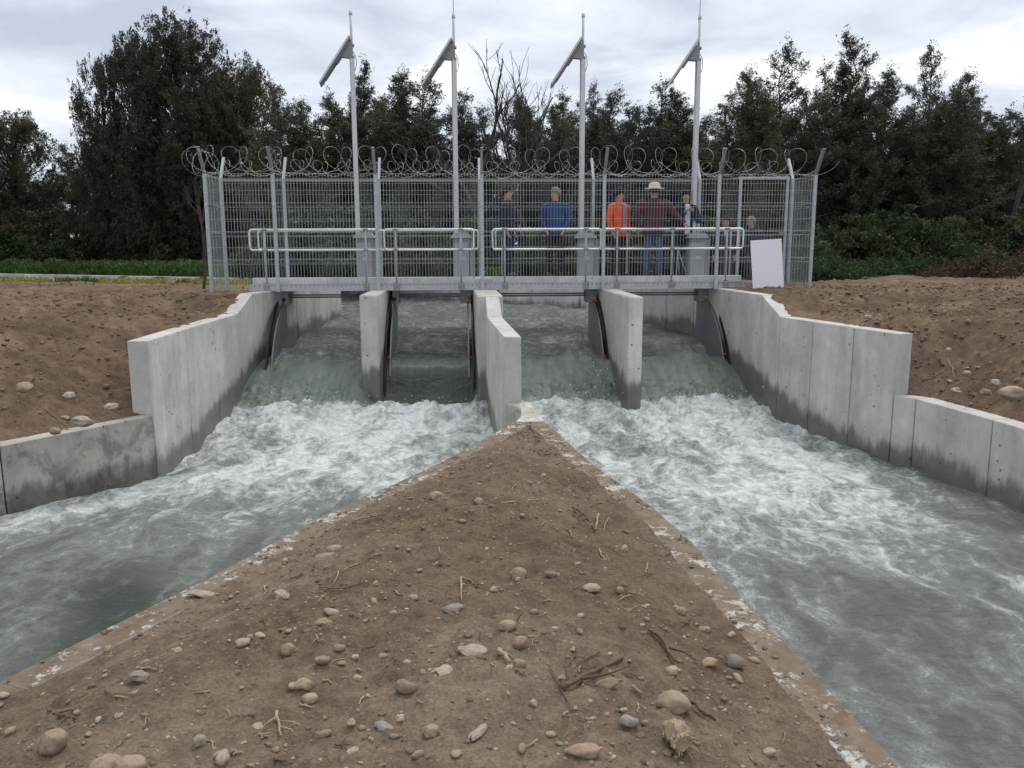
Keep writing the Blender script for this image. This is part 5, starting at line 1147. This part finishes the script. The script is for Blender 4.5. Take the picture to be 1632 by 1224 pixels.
M['hair_black'] = simple('black hair', (0.008, 0.006, 0.005), .95); M['hair_grey'] = simple('grey hair', (0.20, 0.19, 0.175), .95); M['hat'] = cloth('beige sun hat', (0.62, 0.55, 0.46)); M['shoe_black'] = simple('black leather', (0.01, 0.01, 0.01), .4); M['mouth'] = simple('lips', (0.22, 0.08, 0.07)); M['shoe_brown'] = simple('brown leather', (0.10, 0.05, 0.03), .5)
def PU(px, v): return u_at(px, 380, v)
zd = 2.232
person('man in a dark navy suit facing right, leftmost person on the footbridge', PU(809, .62), .62, zd, 70, 1.01, 'navy', 'navy', 'hair_black', bulk=1.0, headturn=-5)
person('grey haired man in a blue pullover looking left with hands behind the rail', PU(885, .62), .62, zd, -12, 1.0, 'blue', 'black', 'hair_grey', armL=[(-.20, 0, 1.39), (-.27, .03, 1.14), (-.17, -.13, .94)], armR=[(.20, 0, 1.39), (.27, .03, 1.14), (.19, -.12, .94)], headturn=-38, bulk=1.08)
person('dark haired man in an open orange rain jacket looking right', PU(986, .6), .6, zd, 38, .99, 'orange_j', 'black', 'hair_black', shirt='grey_shirt', headturn=28, bulk=1.08)
person('man seen from behind in a maroon shirt, blue jeans and a beige brimmed hat', PU(1041, .42), .42, zd, 172, 1.03, 'maroon', 'jeans', 'hair_black', hat=True, shoes='shoe_brown', bulk=1.25, armL=[(-.24, -.02, 1.38), (-.42, -.05, 1.18), (-.58, .10, 1.02)], stance=.13)
person('bearded man in a dark suit with hands raised, beside the fourth cabinet', PU(1091, .75), .75, zd, 4, .98, 'navy', 'navy', 'hair_black', shirt='light_shirt', armL=[(-.20, 0, 1.39), (-.27, -.02, 1.13), (-.08, -.24, 1.30)], armR=[(.20, 0, 1.39), (.29, -.02, 1.13), (.07, -.24, 1.32)])
person('man in a dark suit standing lower down behind the right end of the rail', PU(1156, 2.1), 2.1, 1.76, -20, .98, 'dark_j', 'dark_j', 'hair_black', shirt='collar')
person('stooping man in dark blue clothes half hidden behind the white board', PU(1204, 2.3), 2.3, 1.76, -50, .99, 'navy', 'navy', 'hair_grey', stoop=R(18), armL=[(-.20, 0, 1.39), (-.24, -.2, 1.2), (-.18, -.42, 1.12)])
# level on a staff beside the rail
st_ = empty('tripod', B(PU(1084, .3), .45, zd), 'thin metal tripod legs leaning beside the man in the maroon shirt', 'tripod', rz=BA)
for dx, dy in ((-.02, 0), (.22, .05), (.1, .25)): MB().tube([(0, 0, .55), (dx, dy, 0)], .011, 6).build('leg', M['galv'], st_, smooth=True)
MB().box((0, 0, .57), (.06, .06, .05)).build('head_plate', M['galv_dark'], st_, bevel=.006)
